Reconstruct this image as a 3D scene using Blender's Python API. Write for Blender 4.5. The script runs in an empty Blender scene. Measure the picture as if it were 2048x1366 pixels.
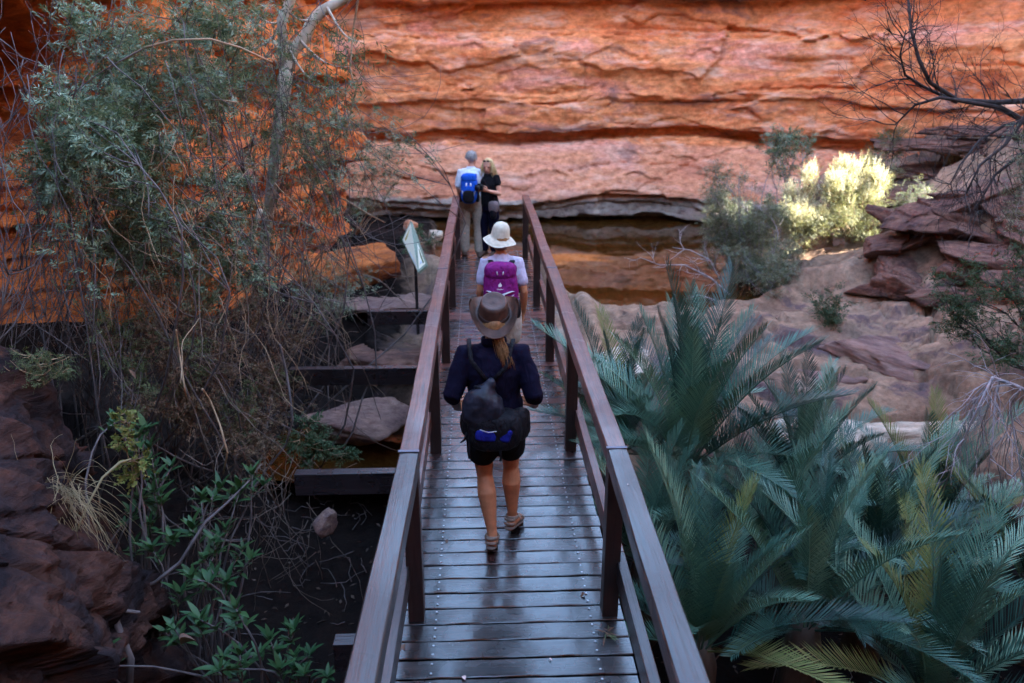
import bpy, math, random
import numpy as np
from mathutils import Vector, Matrix, Euler
R = math.radians
random.seed(7); rs = np.random.RandomState(11)
scene = bpy.context.scene
COL = scene.collection

# ------------------------------------------------------------------ camera
F_PX, PITCH, YAW = 1590.0, R(19.02), R(2.18)
CAM = Vector((-0.155, 0.0, 3.0))
cam_d = bpy.data.cameras.new('camera'); cam = bpy.data.objects.new('camera', cam_d); COL.objects.link(cam)
cam.location = CAM; cam.rotation_euler = (math.pi/2-PITCH, 0, -YAW)
cam_d.sensor_width = 36; cam_d.lens = F_PX/2048*36; cam_d.clip_end = 400; cam_d.clip_start = 0.05
cam_d.dof.use_dof = True; cam_d.dof.focus_distance = 5.0; cam_d.dof.aperture_fstop = 2.2
scene.camera = cam
# ------------------------------------------------------------------ sky and sun
SUN_EL, SUN_AZ = R(25), R(105)       # azimuth clockwise from +Y
world = bpy.data.worlds.new('World'); scene.world = world; world.use_nodes = True
wn = world.node_tree; wn.nodes.clear()
sky = wn.nodes.new('ShaderNodeTexSky'); sky.sky_type = 'NISHITA'; sky.sun_disc = False
sky.sun_elevation = SUN_EL; sky.sun_rotation = SUN_AZ; sky.air_density = 1.0; sky.dust_density = .5
bg = wn.nodes.new('ShaderNodeBackground'); bg.inputs[1].default_value = 0.15
wo = wn.nodes.new('ShaderNodeOutputWorld')
wn.links.new(sky.outputs[0], bg.inputs[0]); wn.links.new(bg.outputs[0], wo.inputs[0])
sun_d = bpy.data.lights.new('sun', 'SUN'); sun = bpy.data.objects.new('sun', sun_d); COL.objects.link(sun)
sun_d.energy = 5.0; sun_d.angle = R(0.5); sun_d.color = (1, .93, .82)
SUN_DIR = Vector((math.sin(SUN_AZ)*math.cos(SUN_EL), math.cos(SUN_AZ)*math.cos(SUN_EL), math.sin(SUN_EL)))
sun.rotation_euler = SUN_DIR.to_track_quat('Z', 'Y').to_euler(); sun.location = (10, -10, 40)
scene.view_settings.view_transform = 'Standard'; scene.view_settings.look = 'None'
scene.view_settings.exposure = 3.85; scene.view_settings.gamma = 1
scene.render.engine = 'CYCLES'
cy = scene.cycles
cy.use_denoising = True; cy.max_bounces = 8; cy.diffuse_bounces = 4; cy.glossy_bounces = 2
cy.use_adaptive_sampling = True; cy.adaptive_threshold = .02
cy.transmission_bounces = 4; cy.transparent_max_bounces = 6; cy.caustics_reflective = False; cy.caustics_refractive = False
cy.sample_clamp_indirect = 6
try: cy.denoiser = 'OPENIMAGEDENOISE'
except Exception: pass

CAM_M = Euler((math.pi/2-PITCH, 0, -YAW)).to_matrix()
def at(px, py, Y=None, z=None):
    """world point seen at a photo pixel, at world depth Y or at world height z"""
    d = CAM_M @ Vector((px-1024, 683-py, -F_PX))
    t = (Y-CAM.y)/d.y if Y is not None else (z-CAM.z)/d.z
    return CAM + d*t
def pxm(p):                                   # pixels of the photo per metre at a point
    return F_PX/(-(CAM_M.transposed() @ (Vector(p)-CAM)).z)

# ------------------------------------------------------------------ numpy noise
def _h(ix, iy, s):
    n = (ix.astype(np.int64)*374761393 + iy.astype(np.int64)*668265263 + int(s)*982451653) & 0x7fffffff
    n = ((n ^ (n >> 13))*1274126177) & 0x7fffffff
    n = ((n ^ (n >> 16))*2246822519) & 0x7fffffff
    return (n & 0xffff)/65535.0
def vn(x, y, s=0):
    x = np.asarray(x, float); y = np.asarray(y, float)
    ix = np.floor(x); iy = np.floor(y); fx = x-ix; fy = y-iy
    fx = fx*fx*fx*(fx*(fx*6-15)+10); fy = fy*fy*fy*(fy*(fy*6-15)+10)
    a = _h(ix, iy, s); b = _h(ix+1, iy, s); c = _h(ix, iy+1, s); d = _h(ix+1, iy+1, s)
    return (a+(b-a)*fx)*(1-fy)+(c+(d-c)*fx)*fy
def fbm(x, y, s=0, o=4, g=.5):
    t = 0; a = 1; n = 0
    for k in range(o):
        t = t+a*(vn(np.asarray(x)*2**k+17.3*k, np.asarray(y)*2**k+9.1*k, s+k*31)*2-1); n += a; a *= g
    return t/n
def ss(a, b, x):
    t = np.clip((np.asarray(x, float)-a)/(b-a), 0, 1); return t*t*(3-2*t)
def cells(x, y, s=0):
    """F2-F1 voronoi distance and a cell hash"""
    x = np.asarray(x, float); y = np.asarray(y, float)
    ix = np.floor(x); iy = np.floor(y); f1 = np.full(x.shape, 9.); f2 = f1.copy(); h = np.zeros(x.shape)
    for dx in (-1, 0, 1):
        for dy in (-1, 0, 1):
            cx = ix+dx; cyy = iy+dy
            px = cx+_h(cx, cyy, s); py = cyy+_h(cx, cyy, s+5)
            d = np.hypot(px-x, py-y); hh = _h(cx, cyy, s+9)
            n1 = d < f1
            f2 = np.where(n1, f1, np.minimum(f2, d)); h = np.where(n1, hh, h); f1 = np.where(n1, d, f1)
    return f2-f1, h

def facets(x, y, s=0, tilt=1.0):
    """angular blocks: every cell a tilted plane; returns (offset about -1..1, edge distance, cell hash)"""
    x = np.asarray(x, float); y = np.asarray(y, float)
    ix = np.floor(x); iy = np.floor(y); f1 = np.full(x.shape, 9.); f2 = f1.copy(); off = np.zeros(x.shape); hh = off.copy()
    for dx in (-1, 0, 1):
        for dy in (-1, 0, 1):
            cx = ix+dx; c2 = iy+dy; px = cx+_h(cx, c2, s); py = c2+_h(cx, c2, s+5)
            d = np.hypot(px-x, py-y); h = _h(cx, c2, s+9)
            o = (h-.5)*2*.6+tilt*((_h(cx, c2, s+11)-.5)*2*(x-px)+(_h(cx, c2, s+13)-.5)*2*(y-py))
            n1 = d < f1; f2 = np.where(n1, f1, np.minimum(f2, d)); off = np.where(n1, o, off); hh = np.where(n1, h, hh); f1 = np.where(n1, d, f1)
    return off, f2-f1, hh

# ------------------------------------------------------------------ mesh helpers
def mk(name, verts, faces, mat=None, parent=None, smooth=True, mats=None, midx=None):
    """verts (n,3); faces: (m,k) array or list of such arrays / lists"""
    me = bpy.data.meshes.new(name)
    v = np.asarray(verts, np.float32).reshape(-1, 3)
    fl = faces if isinstance(faces, list) and len(faces) and isinstance(faces[0], np.ndarray) and faces[0].ndim == 2 else None
    if isinstance(faces, np.ndarray): fl = [faces]
    if fl is None:
        me.from_pydata([tuple(p) for p in v.tolist()], [], [list(f) for f in faces])
    else:
        me.vertices.add(len(v)); me.vertices.foreach_set('co', v.ravel())
        idx = np.concatenate([f.ravel() for f in fl]).astype(np.int32)
        tot = np.concatenate([np.full(len(f), f.shape[1], np.int32) for f in fl])
        st = np.concatenate([[0], np.cumsum(tot)[:-1]]).astype(np.int32)
        me.loops.add(len(idx)); me.loops.foreach_set('vertex_index', idx)
        me.polygons.add(len(tot)); me.polygons.foreach_set('loop_start', st); me.polygons.foreach_set('loop_total', tot)
    me.update(calc_edges=True); me.validate()
    if smooth: me.polygons.foreach_set('use_smooth', np.ones(len(me.polygons), bool))
    for m in (mats or ([mat] if mat else [])): me.materials.append(m)
    if midx is not None: me.polygons.foreach_set('material_index', np.asarray(midx, np.int32))
    o = bpy.data.objects.new(name, me); COL.objects.link(o)
    if parent: o.parent = parent
    return o
def tag(o, label=None, cat=None, group=None, kind=None):
    if label: o['label'] = label
    if cat: o['category'] = cat
    if group: o['group'] = group
    if kind: o['kind'] = kind
    return o
def empty(name, loc=(0, 0, 0), rz=0, label=None, cat=None, group=None):
    o = bpy.data.objects.new(name, None); COL.objects.link(o); o.location = loc; o.rotation_euler = (0, 0, rz)
    o.empty_display_size = .1
    return tag(o, label, cat, group)
def inst(src, name, parent, loc=(0, 0, 0), rot=(0, 0, 0), sc=1):
    o = bpy.data.objects.new(name, src.data if hasattr(src, 'data') else src); COL.objects.link(o)
    o.parent = parent; o.location = loc; o.rotation_euler = rot
    o.scale = (sc, sc, sc) if not hasattr(sc, '__len__') else sc
    return o

class MB:
    """collects tubes, boxes, ellipsoids; build() links ONE mesh object"""
    def __init__(s): s.v = []; s.f = []
    def tube(s, pts, rad, n=6, side=None, cap=True):
        pts = [Vector(p) for p in pts]; m = len(pts)
        if not hasattr(rad, '__len__'): rad = [rad]*m
        b = len(s.v); prev = None
        for i, p in enumerate(pts):
            t = (pts[min(i+1, m-1)]-pts[max(i-1, 0)])
            t = t.normalized() if t.length > 1e-9 else Vector((0, 0, 1))
            ref = Vector(side) if side is not None else (prev if prev is not None else (Vector((1, 0, 0)) if abs(t.x) < .8 else Vector((0, 1, 0))))
            u = ref-t*ref.dot(t)
            u = u.normalized() if u.length > 1e-6 else t.orthogonal().normalized()
            w = t.cross(u); prev = u
            r = rad[i]; ra, rb = (r if hasattr(r, '__len__') else (r, r))
            for k in range(n):
                a = 2*math.pi*k/n
                s.v.append(tuple(p+u*(ra*math.cos(a))+w*(rb*math.sin(a))))
        for i in range(m-1):
            for k in range(n):
                k2 = (k+1) % n
                s.f.append((b+i*n+k, b+i*n+k2, b+(i+1)*n+k2, b+(i+1)*n+k))
        if cap:
            s.f.append(tuple(b+k for k in reversed(range(n)))); s.f.append(tuple(b+(m-1)*n+k for k in range(n)))
        return s
    def limb(s, pts, rad, n=14, side=None):
        """tube with rounded ends"""
        pts = [Vector(p) for p in pts]; rr = [r if hasattr(r, '__len__') else (r, r) for r in rad]
        def end(p, q, r):
            d = (p-q).normalized(); k = min(r); return [(p+d*k*.95, (r[0]*.2, r[1]*.2)), (p+d*k*.75, (r[0]*.62, r[1]*.62)), (p+d*k*.4, (r[0]*.9, r[1]*.9))]
        A = end(pts[0], pts[1], rr[0]); B = end(pts[-1], pts[-2], rr[-1])[::-1]
        L = A+list(zip(pts, rr))+B
        return s.tube([a for a, _ in L], [b for _, b in L], n, side)
    def box(s, c, h, rot=None):
        b = len(s.v); M = rot or Matrix.Identity(3)
        for i in range(8):
            p = Vector(((1 if i & 1 else -1)*h[0], (1 if i & 2 else -1)*h[1], (1 if i & 4 else -1)*h[2]))
            s.v.append(tuple(Vector(c)+M @ p))
        for q in ((0, 2, 3, 1), (4, 5, 7, 6), (0, 1, 5, 4), (2, 6, 7, 3), (0, 4, 6, 2), (1, 3, 7, 5)): s.f.append(tuple(b+i for i in q))
        return s
    def ell(s, c, r, rot=None, nu=16, nv=10, e=1.0, e2=None):
        """superellipsoid; e<1 gives a rounded box"""
        b = len(s.v); M = rot or Matrix.Identity(3); e2 = e2 or e
        pw = lambda v, k: math.copysign(abs(v)**k, v)
        for j in range(nv+1):
            ph = -math.pi/2+math.pi*j/nv
            for i in range(nu):
                th = 2*math.pi*i/nu
                p = Vector((r[0]*pw(math.cos(ph), e2)*pw(math.cos(th), e), r[1]*pw(math.cos(ph), e2)*pw(math.sin(th), e), r[2]*pw(math.sin(ph), e2)))
                s.v.append(tuple(Vector(c)+M @ p))
        for j in range(nv):
            for i in range(nu):
                i2 = (i+1) % nu
                s.f.append((b+j*nu+i, b+j*nu+i2, b+(j+1)*nu+i2, b+(j+1)*nu+i))
        return s
    def build(s, name, mat, parent=None, smooth=True, voxel=None, sm=0, noise=0, nscale=9, bevel=0):
        o = mk(name, s.v, s.f, mat, parent, smooth)
        if voxel or bevel:
            if voxel:
                m = o.modifiers.new('r', 'REMESH'); m.mode = 'VOXEL'; m.voxel_size = voxel; m.use_smooth_shade = True
                if sm:
                    k = o.modifiers.new('s', 'SMOOTH'); k.iterations = sm; k.factor = .5
            if bevel:
                m = o.modifiers.new('b', 'BEVEL'); m.width = bevel; m.segments = 2; m.limit_method = 'ANGLE'
            bpy.context.view_layer.update()
            dg = bpy.context.evaluated_depsgraph_get()
            me = bpy.data.meshes.new_from_object(o.evaluated_get(dg)); old = o.data
            o.modifiers.clear(); o.data = me; me.name = name; bpy.data.meshes.remove(old)
            if not me.materials: me.materials.append(mat)
            if smooth and not bevel: me.polygons.foreach_set('use_smooth', np.ones(len(me.polygons), bool))
        if noise:
            me = o.data; n = len(me.vertices); co = np.empty(n*3, np.float32); no = np.empty(n*3, np.float32)
            me.vertices.foreach_get('co', co); me.vertices.foreach_get('normal', no); co = co.reshape(-1, 3); no = no.reshape(-1, 3)
            d = fbm(co[:, 0]*nscale+co[:, 1]*nscale*.6, co[:, 2]*nscale*.8+co[:, 1]*nscale*.5, 3, 3)
            me.vertices.foreach_set('co', (co+no*(d*noise)[:, None]).ravel()); me.update()
        return o

# ------------------------------------------------------------------ materials
MATS = {}
def nt(name):
    m = bpy.data.materials.new(name); m.use_nodes = True; MATS[name] = m
    t = m.node_tree; p = t.nodes['Principled BSDF']; return m, t, p
def ramp(t, stops, fac=None, interp='LINEAR'):
    r = t.nodes.new('ShaderNodeValToRGB'); r.color_ramp.interpolation = interp; e = r.color_ramp.elements
    while len(e) < len(stops): e.new(.5)
    for k, (pos, c) in enumerate(stops):
        e[k].position = pos; e[k].color = (c[0], c[1], c[2], 1) if hasattr(c, '__len__') else (c, c, c, 1)
    if fac is not None: t.links.new(fac, r.inputs[0])
    return r.outputs[0]
def noise_tex(t, scale, vec=None, detail=5, rough=.55, mul=None, dist=0, src='Object'):
    if vec is None:
        tc = t.nodes.new('ShaderNodeTexCoord'); vec = tc.outputs[src]
    if mul is not None:
        mp = t.nodes.new('ShaderNodeMapping'); mp.inputs['Scale'].default_value = mul; t.links.new(vec, mp.inputs[0]); vec = mp.outputs[0]
    n = t.nodes.new('ShaderNodeTexNoise'); n.inputs['Scale'].default_value = scale; n.inputs['Detail'].default_value = detail
    n.inputs['Roughness'].default_value = rough; n.inputs['Distortion'].default_value = dist
    t.links.new(vec, n.inputs['Vector']); return n.outputs['Fac']
def mix(t, fac, a, b, mode='MIX'):
    m = t.nodes.new('ShaderNodeMix'); m.data_type = 'RGBA'; m.blend_type = mode
    for s, v in ((m.inputs[0], fac), (m.inputs[6], a), (m.inputs[7], b)):
        if hasattr(v, 'is_linked') or hasattr(v, 'links'): t.links.new(v, s)
        elif hasattr(v, '__len__'): s.default_value = (*v[:3], 1)
        else: s.default_value = v
    return m.outputs[2]
def bump(t, p, h, strength=.4, dist=.02, prev=None):
    b = t.nodes.new('ShaderNodeBump'); b.inputs['Strength'].default_value = strength; b.inputs['Distance'].default_value = dist
    t.links.new(h, b.inputs['Height'])
    if prev: t.links.new(prev, b.inputs['Normal'])
    t.links.new(b.outputs[0], p.inputs['Normal']); return b.outputs[0]
def plain(name, c, rough=.7, var=.25, scale=12, bmp=0, bs=60, metal=0, spec=.2, coat=0):
    m, t, p = nt(name)
    f = noise_tex(t, scale)
    lo = tuple(x*(1-var) for x in c); hi = tuple(min(1, x*(1+var)) for x in c)
    t.links.new(ramp(t, [(.3, lo), (.7, hi)], f), p.inputs['Base Color'])
    p.inputs['Roughness'].default_value = rough; p.inputs['Metallic'].default_value = metal
    if coat: p.inputs['Coat Weight'].default_value = coat
    if spec is not None: p.inputs['Specular IOR Level'].default_value = spec
    if bmp: bump(t, p, noise_tex(t, bs, detail=3), bmp, .01)
    return m
def foliage(name, cols, trans=.3, rough=.5, spec=.15, rnd=.6):
    """per-leaf colour from Random Per Island, thin-leaf translucency"""
    m, t, p = nt(name)
    g = t.nodes.new('ShaderNodeNewGeometry'); oi = t.nodes.new('ShaderNodeObjectInfo')
    a = t.nodes.new('ShaderNodeMath'); a.operation = 'MULTIPLY_ADD'; a.inputs[1].default_value = rnd
    b = t.nodes.new('ShaderNodeMath'); b.operation = 'MULTIPLY'; b.inputs[1].default_value = 1-rnd
    t.links.new(g.outputs['Random Per Island'], a.inputs[0]); t.links.new(oi.outputs['Random'], b.inputs[0]); t.links.new(b.outputs[0], a.inputs[2])
    n = len(cols); c = ramp(t, [((k+.0)/(n-1), cc) for k, cc in enumerate(cols)], a.outputs[0])
    t.links.new(c, p.inputs['Base Color']); p.inputs['Roughness'].default_value = rough; p.inputs['Specular IOR Level'].default_value = spec
    tr = t.nodes.new('ShaderNodeBsdfTranslucent'); ms = t.nodes.new('ShaderNodeMixShader'); ms.inputs[0].default_value = trans
    t.links.new(mix(t, 1.0, c, (1.0, 1.0, .6), 'MULTIPLY'), tr.inputs[0])
    t.links.new(p.outputs[0], ms.inputs[1]); t.links.new(tr.outputs[0], ms.inputs[2])
    t.links.new(ms.outputs[0], t.nodes['Material Output'].inputs[0]); return m
def rock(name, cols, dark=(.07, .04, .05), darkamt=(.60, .72), pale=(.55, .38, .26), paleamt=(.62, .78), stretch=(.45, .45, 1.7), s1=.9, bs=.5, rough=.85, wet=0, band=None, shade_tint=False):
    m, t, p = nt(name)
    n1 = noise_tex(t, s1, mul=stretch, detail=5, rough=.62, dist=.6)
    k = len(cols); c = ramp(t, [(.28+.46*i/(k-1), cc) for i, cc in enumerate(cols)], n1)
    n4 = noise_tex(t, 5, mul=(1, 1, 1.6), detail=4, rough=.7)
    c = mix(t, .7, c, ramp(t, [(.3, (.42, .38, .36)), (.7, (1.5, 1.5, 1.5))], n4), 'MULTIPLY')
    n3 = noise_tex(t, .9, mul=(.6, .6, 2.2), detail=5, rough=.7)
    c = mix(t, ramp(t, [(paleamt[0], 0), (paleamt[1], .75)], n3), c, pale)
    n2 = noise_tex(t, .75, mul=(.55, .55, 1.5), detail=5, rough=.72, dist=.9)
    c = mix(t, ramp(t, [(darkamt[0], 0), (darkamt[1], .85)], n2), c, dark)
    if shade_tint:                                # shade of the hollow painted dark into the wall colour
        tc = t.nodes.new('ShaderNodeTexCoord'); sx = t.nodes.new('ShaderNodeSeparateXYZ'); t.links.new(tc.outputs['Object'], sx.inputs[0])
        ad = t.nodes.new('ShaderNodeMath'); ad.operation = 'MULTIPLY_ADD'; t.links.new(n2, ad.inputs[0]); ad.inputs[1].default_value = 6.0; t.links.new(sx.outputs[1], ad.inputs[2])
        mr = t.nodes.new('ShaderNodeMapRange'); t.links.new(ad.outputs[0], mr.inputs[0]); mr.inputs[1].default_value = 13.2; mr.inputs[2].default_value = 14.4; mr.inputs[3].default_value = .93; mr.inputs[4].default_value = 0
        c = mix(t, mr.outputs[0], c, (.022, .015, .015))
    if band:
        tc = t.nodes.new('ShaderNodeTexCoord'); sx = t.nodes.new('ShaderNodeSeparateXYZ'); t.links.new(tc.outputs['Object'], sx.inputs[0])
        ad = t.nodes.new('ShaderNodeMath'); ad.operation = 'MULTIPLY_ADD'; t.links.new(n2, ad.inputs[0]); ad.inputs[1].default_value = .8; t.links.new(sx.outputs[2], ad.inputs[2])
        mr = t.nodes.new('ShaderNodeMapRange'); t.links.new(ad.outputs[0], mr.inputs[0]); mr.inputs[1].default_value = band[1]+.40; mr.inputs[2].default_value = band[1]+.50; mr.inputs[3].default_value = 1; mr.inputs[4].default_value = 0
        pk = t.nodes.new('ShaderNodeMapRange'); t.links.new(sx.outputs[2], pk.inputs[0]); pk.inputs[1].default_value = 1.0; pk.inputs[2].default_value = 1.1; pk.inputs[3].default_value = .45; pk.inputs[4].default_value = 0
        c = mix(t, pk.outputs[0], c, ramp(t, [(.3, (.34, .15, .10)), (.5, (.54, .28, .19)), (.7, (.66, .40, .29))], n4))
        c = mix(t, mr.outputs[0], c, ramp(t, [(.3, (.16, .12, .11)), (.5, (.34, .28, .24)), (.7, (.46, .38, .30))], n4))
    t.links.new(c, p.inputs['Base Color'])
    rr = ramp(t, [(.3, rough), (.7, rough-.2-wet)], n2); t.links.new(rr, p.inputs['Roughness'])
    p.inputs['Specular IOR Level'].default_value = .12
    bump(t, p, noise_tex(t, 6, mul=(.6, .6, 2.4), detail=7, rough=.72), bs, .10)
    return m

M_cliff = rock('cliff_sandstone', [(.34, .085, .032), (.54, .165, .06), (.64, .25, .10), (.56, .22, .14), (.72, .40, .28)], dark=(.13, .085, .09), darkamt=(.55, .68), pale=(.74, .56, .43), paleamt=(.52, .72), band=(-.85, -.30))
M_left = rock('left_sandstone', [(.20, .06, .025), (.42, .115, .03), (.52, .15, .04), (.36, .11, .05)], dark=(.06, .035, .04), darkamt=(.54, .66), paleamt=(.72, .85), shade_tint=True)
M_slab = rock('slab_sandstone', [(.11, .07, .07), (.18, .11, .095), (.26, .155, .12), (.17, .11, .11)], dark=(.08, .055, .065), darkamt=(.52, .66), pale=(.5, .42, .33), paleamt=(.60, .72), stretch=(.8, .8, 1), s1=.6)
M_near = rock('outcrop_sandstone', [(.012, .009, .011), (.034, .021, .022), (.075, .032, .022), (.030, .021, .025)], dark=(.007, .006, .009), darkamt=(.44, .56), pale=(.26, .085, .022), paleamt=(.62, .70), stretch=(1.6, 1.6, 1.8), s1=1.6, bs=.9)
M_bank = rock('rubble_sandstone', [(.06, .035, .035), (.13, .065, .05), (.19, .10, .07), (.11, .065, .06)], dark=(.05, .035, .04), darkamt=(.5, .62), stretch=(.8, .8, 1.6), s1=1.2)
M_pale = rock('cream_sandstone', [(.40, .33, .25), (.52, .45, .35), (.48, .38, .28), (.6, .54, .44)], dark=(.2, .13, .1), darkamt=(.6, .75), pale=(.4, .2, .08), stretch=(.8, .8, 1.5), s1=1.1)
M_block = rock('block_sandstone', [(.14, .045, .02), (.36, .10, .028), (.46, .14, .04), (.30, .10, .05)], dark=(.05, .032, .035), darkamt=(.50, .62), paleamt=(.72, .85), stretch=(1.2, 1.2, 2.4), s1=1.6, bs=.9)
M_unseen = rock('unseen_wall_sandstone', [(.42, .12, .035), (.56, .19, .06), (.6, .25, .1)], darkamt=(.68, .8))

# ------------------------------------------------------------------ terrain
def ground_z(X, Y):
    X = np.asarray(X, float); Y = np.asarray(Y, float)
    wx = X+.35*fbm(X*.6, Y*.6, 50, 3); wy = Y+.35*fbm(X*.6, Y*.6, 60, 3)
    z = np.full(X.shape, -1.95)
    # left talus below the left cliff
    z = z+ss(-1.6, -5, wx)*1.0*ss(12, 9, wy)
    # ramp up to the far landing (left and under the bridge)
    land = ss(8.6, 12.8, wy)*ss(1.7, .9, wx)
    z = z+land*1.2
    z = z*(1-ss(13.9, 14.5, wy)*ss(-1.3, -.7, wx)*ss(5, 4, X))+(-1.9)*ss(13.9, 14.5, wy)*ss(-1.3, -.7, wx)*ss(5, 4, X)
    z = z+ss(12.2, 13.2, wy)*ss(1.35, .95, X)*ss(-4.5, -2, wx)*.62*ss(14.5, 13.9, wy-ss(-.7, -1.3, wx)*2.5)
    # right rock platform: dome between cycads and pool
    plat = ss(8.0, 9.6, wy-.10*(wx-4))*ss(13.5, 12.75, wy-.03*wx)*ss(.6, 1.3, wx)
    z = z+plat*(.88+.28*ss(9.3, 12, wy)+.08*np.sin(wx*1.1))
    # sand and shrub bank right of the pool
    z = z+ss(4.3, 5.4, wx-1.8*ss(15.5, 17.5, wy))*ss(12.7, 13.6, wy)*1.35
    # right bank rising
    rb = ss(.0, 4.5, wx-4.3-ss(6, 12, wy)*1.6)
    z = z+rb*(1.5+1.1*ss(9, 16, wy))
    z = z-ss(4, 5, X)*ss(12.7, 13.6, wy)*rb*.7
    return z
def ground_full(X, Y):
    z = ground_z(X, Y)
    a_ = X*.86-Y*.5; b_ = X*.5+Y*.86
    w_ = .30*fbm(X*.9, Y*.9, 5, 3); w2 = .3*fbm(X*2, Y*2, 15, 2)
    o1, f, h = facets(a_*.36+w_, b_*.75+w_, 3); o2, f2, h2 = facets(a_*1.1+w2, b_*1.9+w2, 13)
    rk = ss(-1.75, -1.3, z)
    rk = rk*(1+1.1*ss(5.5, 8.5, X))
    z = z+rk*(.22*o1-.30*ss(.045, .0, f)+ss(.2, .6, h)*(.09*o2-.10*ss(.06, 0, f2)))+.05*fbm(X*1.6, Y*1.6, 22, 4)+.03*fbm(X*5, Y*5, 23, 4, .6)
    lev = ss(1.3, 1.0, X)*ss(13.1, 13.5, Y)
    z = z*(1-lev)+np.minimum(z, -.08+.04*fbm(X*2, Y*2, 4, 3))*lev
    foot = ss(1.7, 1.1, np.abs(X))*ss(13.3, 12.6, Y)       # clear space under the bridge
    return np.where(foot > 0, z*(1-foot)+np.minimum(z, -.75)*foot, z)
def grid(name, x0, x1, y0, y1, d, mat):
    nx = int((x1-x0)/d)+1; ny = int((y1-y0)/d)+1
    X, Y = np.meshgrid(np.linspace(x0, x1, nx), np.linspace(y0, y1, ny))
    Z = ground_full(X, Y); i = np.arange(nx*ny).reshape(ny, nx)
    q = np.stack([i[:-1, :-1], i[:-1, 1:], i[1:, 1:], i[1:, :-1]], -1).reshape(-1, 4)
    return mk(name, np.stack([X, Y, Z], -1).reshape(-1, 3), q, mat, smooth=False)
def ground_mat():
    m, t, p = nt('gorge_floor')
    tc = t.nodes.new('ShaderNodeTexCoord'); sx = t.nodes.new('ShaderNodeSeparateXYZ'); t.links.new(tc.outputs['Object'], sx.inputs[0])
    n1 = noise_tex(t, .7, detail=5, rough=.6, dist=.7)
    c = ramp(t, [(.3, (.08, .05, .038)), (.42, (.17, .105, .072)), (.55, (.29, .18, .118)), (.7, (.17, .115, .085))], n1)
    n5 = noise_tex(t, 7, detail=7, rough=.75)
    c = mix(t, .8, c, ramp(t, [(.3, .35), (.7, 1.5)], n5), 'MULTIPLY')
    n2 = noise_tex(t, .55, detail=7, rough=.65, dist=.6, mul=(.6, 1.2, 1))
    c = mix(t, ramp(t, [(.60, 0), (.68, .8)], n2), c, (.48, .40, .33))
    n3 = noise_tex(t, 1.1, detail=5, rough=.7, dist=.8)
    c = mix(t, ramp(t, [(.54, 0), (.64, .8)], n3), c, (.075, .05, .06))
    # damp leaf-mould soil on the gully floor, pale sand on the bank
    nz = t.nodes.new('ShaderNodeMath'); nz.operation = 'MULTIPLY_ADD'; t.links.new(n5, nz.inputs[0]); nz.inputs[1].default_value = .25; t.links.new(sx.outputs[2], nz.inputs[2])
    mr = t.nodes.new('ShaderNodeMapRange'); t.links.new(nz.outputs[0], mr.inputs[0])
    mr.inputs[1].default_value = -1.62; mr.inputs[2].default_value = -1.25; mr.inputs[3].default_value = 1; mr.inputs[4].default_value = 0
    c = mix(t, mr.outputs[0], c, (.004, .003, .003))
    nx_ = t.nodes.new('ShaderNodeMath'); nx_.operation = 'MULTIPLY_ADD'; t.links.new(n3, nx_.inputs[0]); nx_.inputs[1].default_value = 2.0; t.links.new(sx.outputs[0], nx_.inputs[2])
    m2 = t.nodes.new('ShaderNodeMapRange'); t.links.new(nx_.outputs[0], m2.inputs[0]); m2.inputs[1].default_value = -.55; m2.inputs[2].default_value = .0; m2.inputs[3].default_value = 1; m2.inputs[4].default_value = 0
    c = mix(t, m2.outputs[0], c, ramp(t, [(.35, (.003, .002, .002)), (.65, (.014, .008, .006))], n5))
    t.links.new(c, p.inputs['Base Color'])
    p.inputs['Roughness'].default_value = .85; p.inputs['Specular IOR Level'].default_value = .10
    bump(t, p, noise_tex(t, 5, detail=7, rough=.68), .55, .07)
    return m
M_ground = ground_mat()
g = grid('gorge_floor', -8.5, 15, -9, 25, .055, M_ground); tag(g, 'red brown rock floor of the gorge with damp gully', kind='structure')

def wall(name, path, z0, z1, ds, dz, disp, mat, lean=None, flip=1, top=None, hole=None):
    """rock wall along a plan path; disp(s,z) pushes toward the open side, lean(z) pulls back"""
    P = np.array(path, float); L = np.concatenate([[0], np.cumsum(np.hypot(*np.diff(P, axis=0).T))])
    n = int(L[-1]/ds)+1; s = np.linspace(0, L[-1], n)
    px = np.interp(s, L, P[:, 0]); py = np.interp(s, L, P[:, 1])
    kern = np.hanning(max(5, int(1.6/ds)) | 1); kern /= kern.sum(); pad = len(kern)//2
    sm = lambda a: np.convolve(np.concatenate([a[0]-(a[1]-a[0])*np.arange(pad, 0, -1), a, a[-1]+(a[-1]-a[-2])*np.arange(1, pad+1)]), kern, 'valid')
    px = sm(px); py = sm(py)
    tx = np.gradient(px); ty = np.gradient(py); l = np.hypot(tx, ty); nx = ty/l*flip; ny = -tx/l*flip
    zs = np.concatenate([np.arange(z0, min(z1, 5.6), dz), np.arange(5.6, z1, dz*3)]) if z1 > 5.6 else np.arange(z0, z1, dz)
    S, Z = np.meshgrid(s, zs); D = disp(S, Z)
    if lean is not None: D = D-lean(Z, S)
    X = px[None, :]+nx[None, :]*D; Y = py[None, :]+ny[None, :]*D
    zz = Z+.02*fbm(S*4, Z*4, 77, 2)
    if top is not None: zz = np.minimum(zz, top(X, Y, S))
    m = len(zs); i = np.arange(m*n).reshape(m, n)
    q = np.stack([i[:-1, :-1], i[:-1, 1:], i[1:, 1:], i[1:, :-1]], -1).reshape(-1, 4)
    if hole is not None: q = q[~hole(X, Y, zz).ravel()[q].any(1)]
    return mk(name, np.stack([X, Y, zz], -1).reshape(-1, 3), q, mat, smooth=False)

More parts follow.
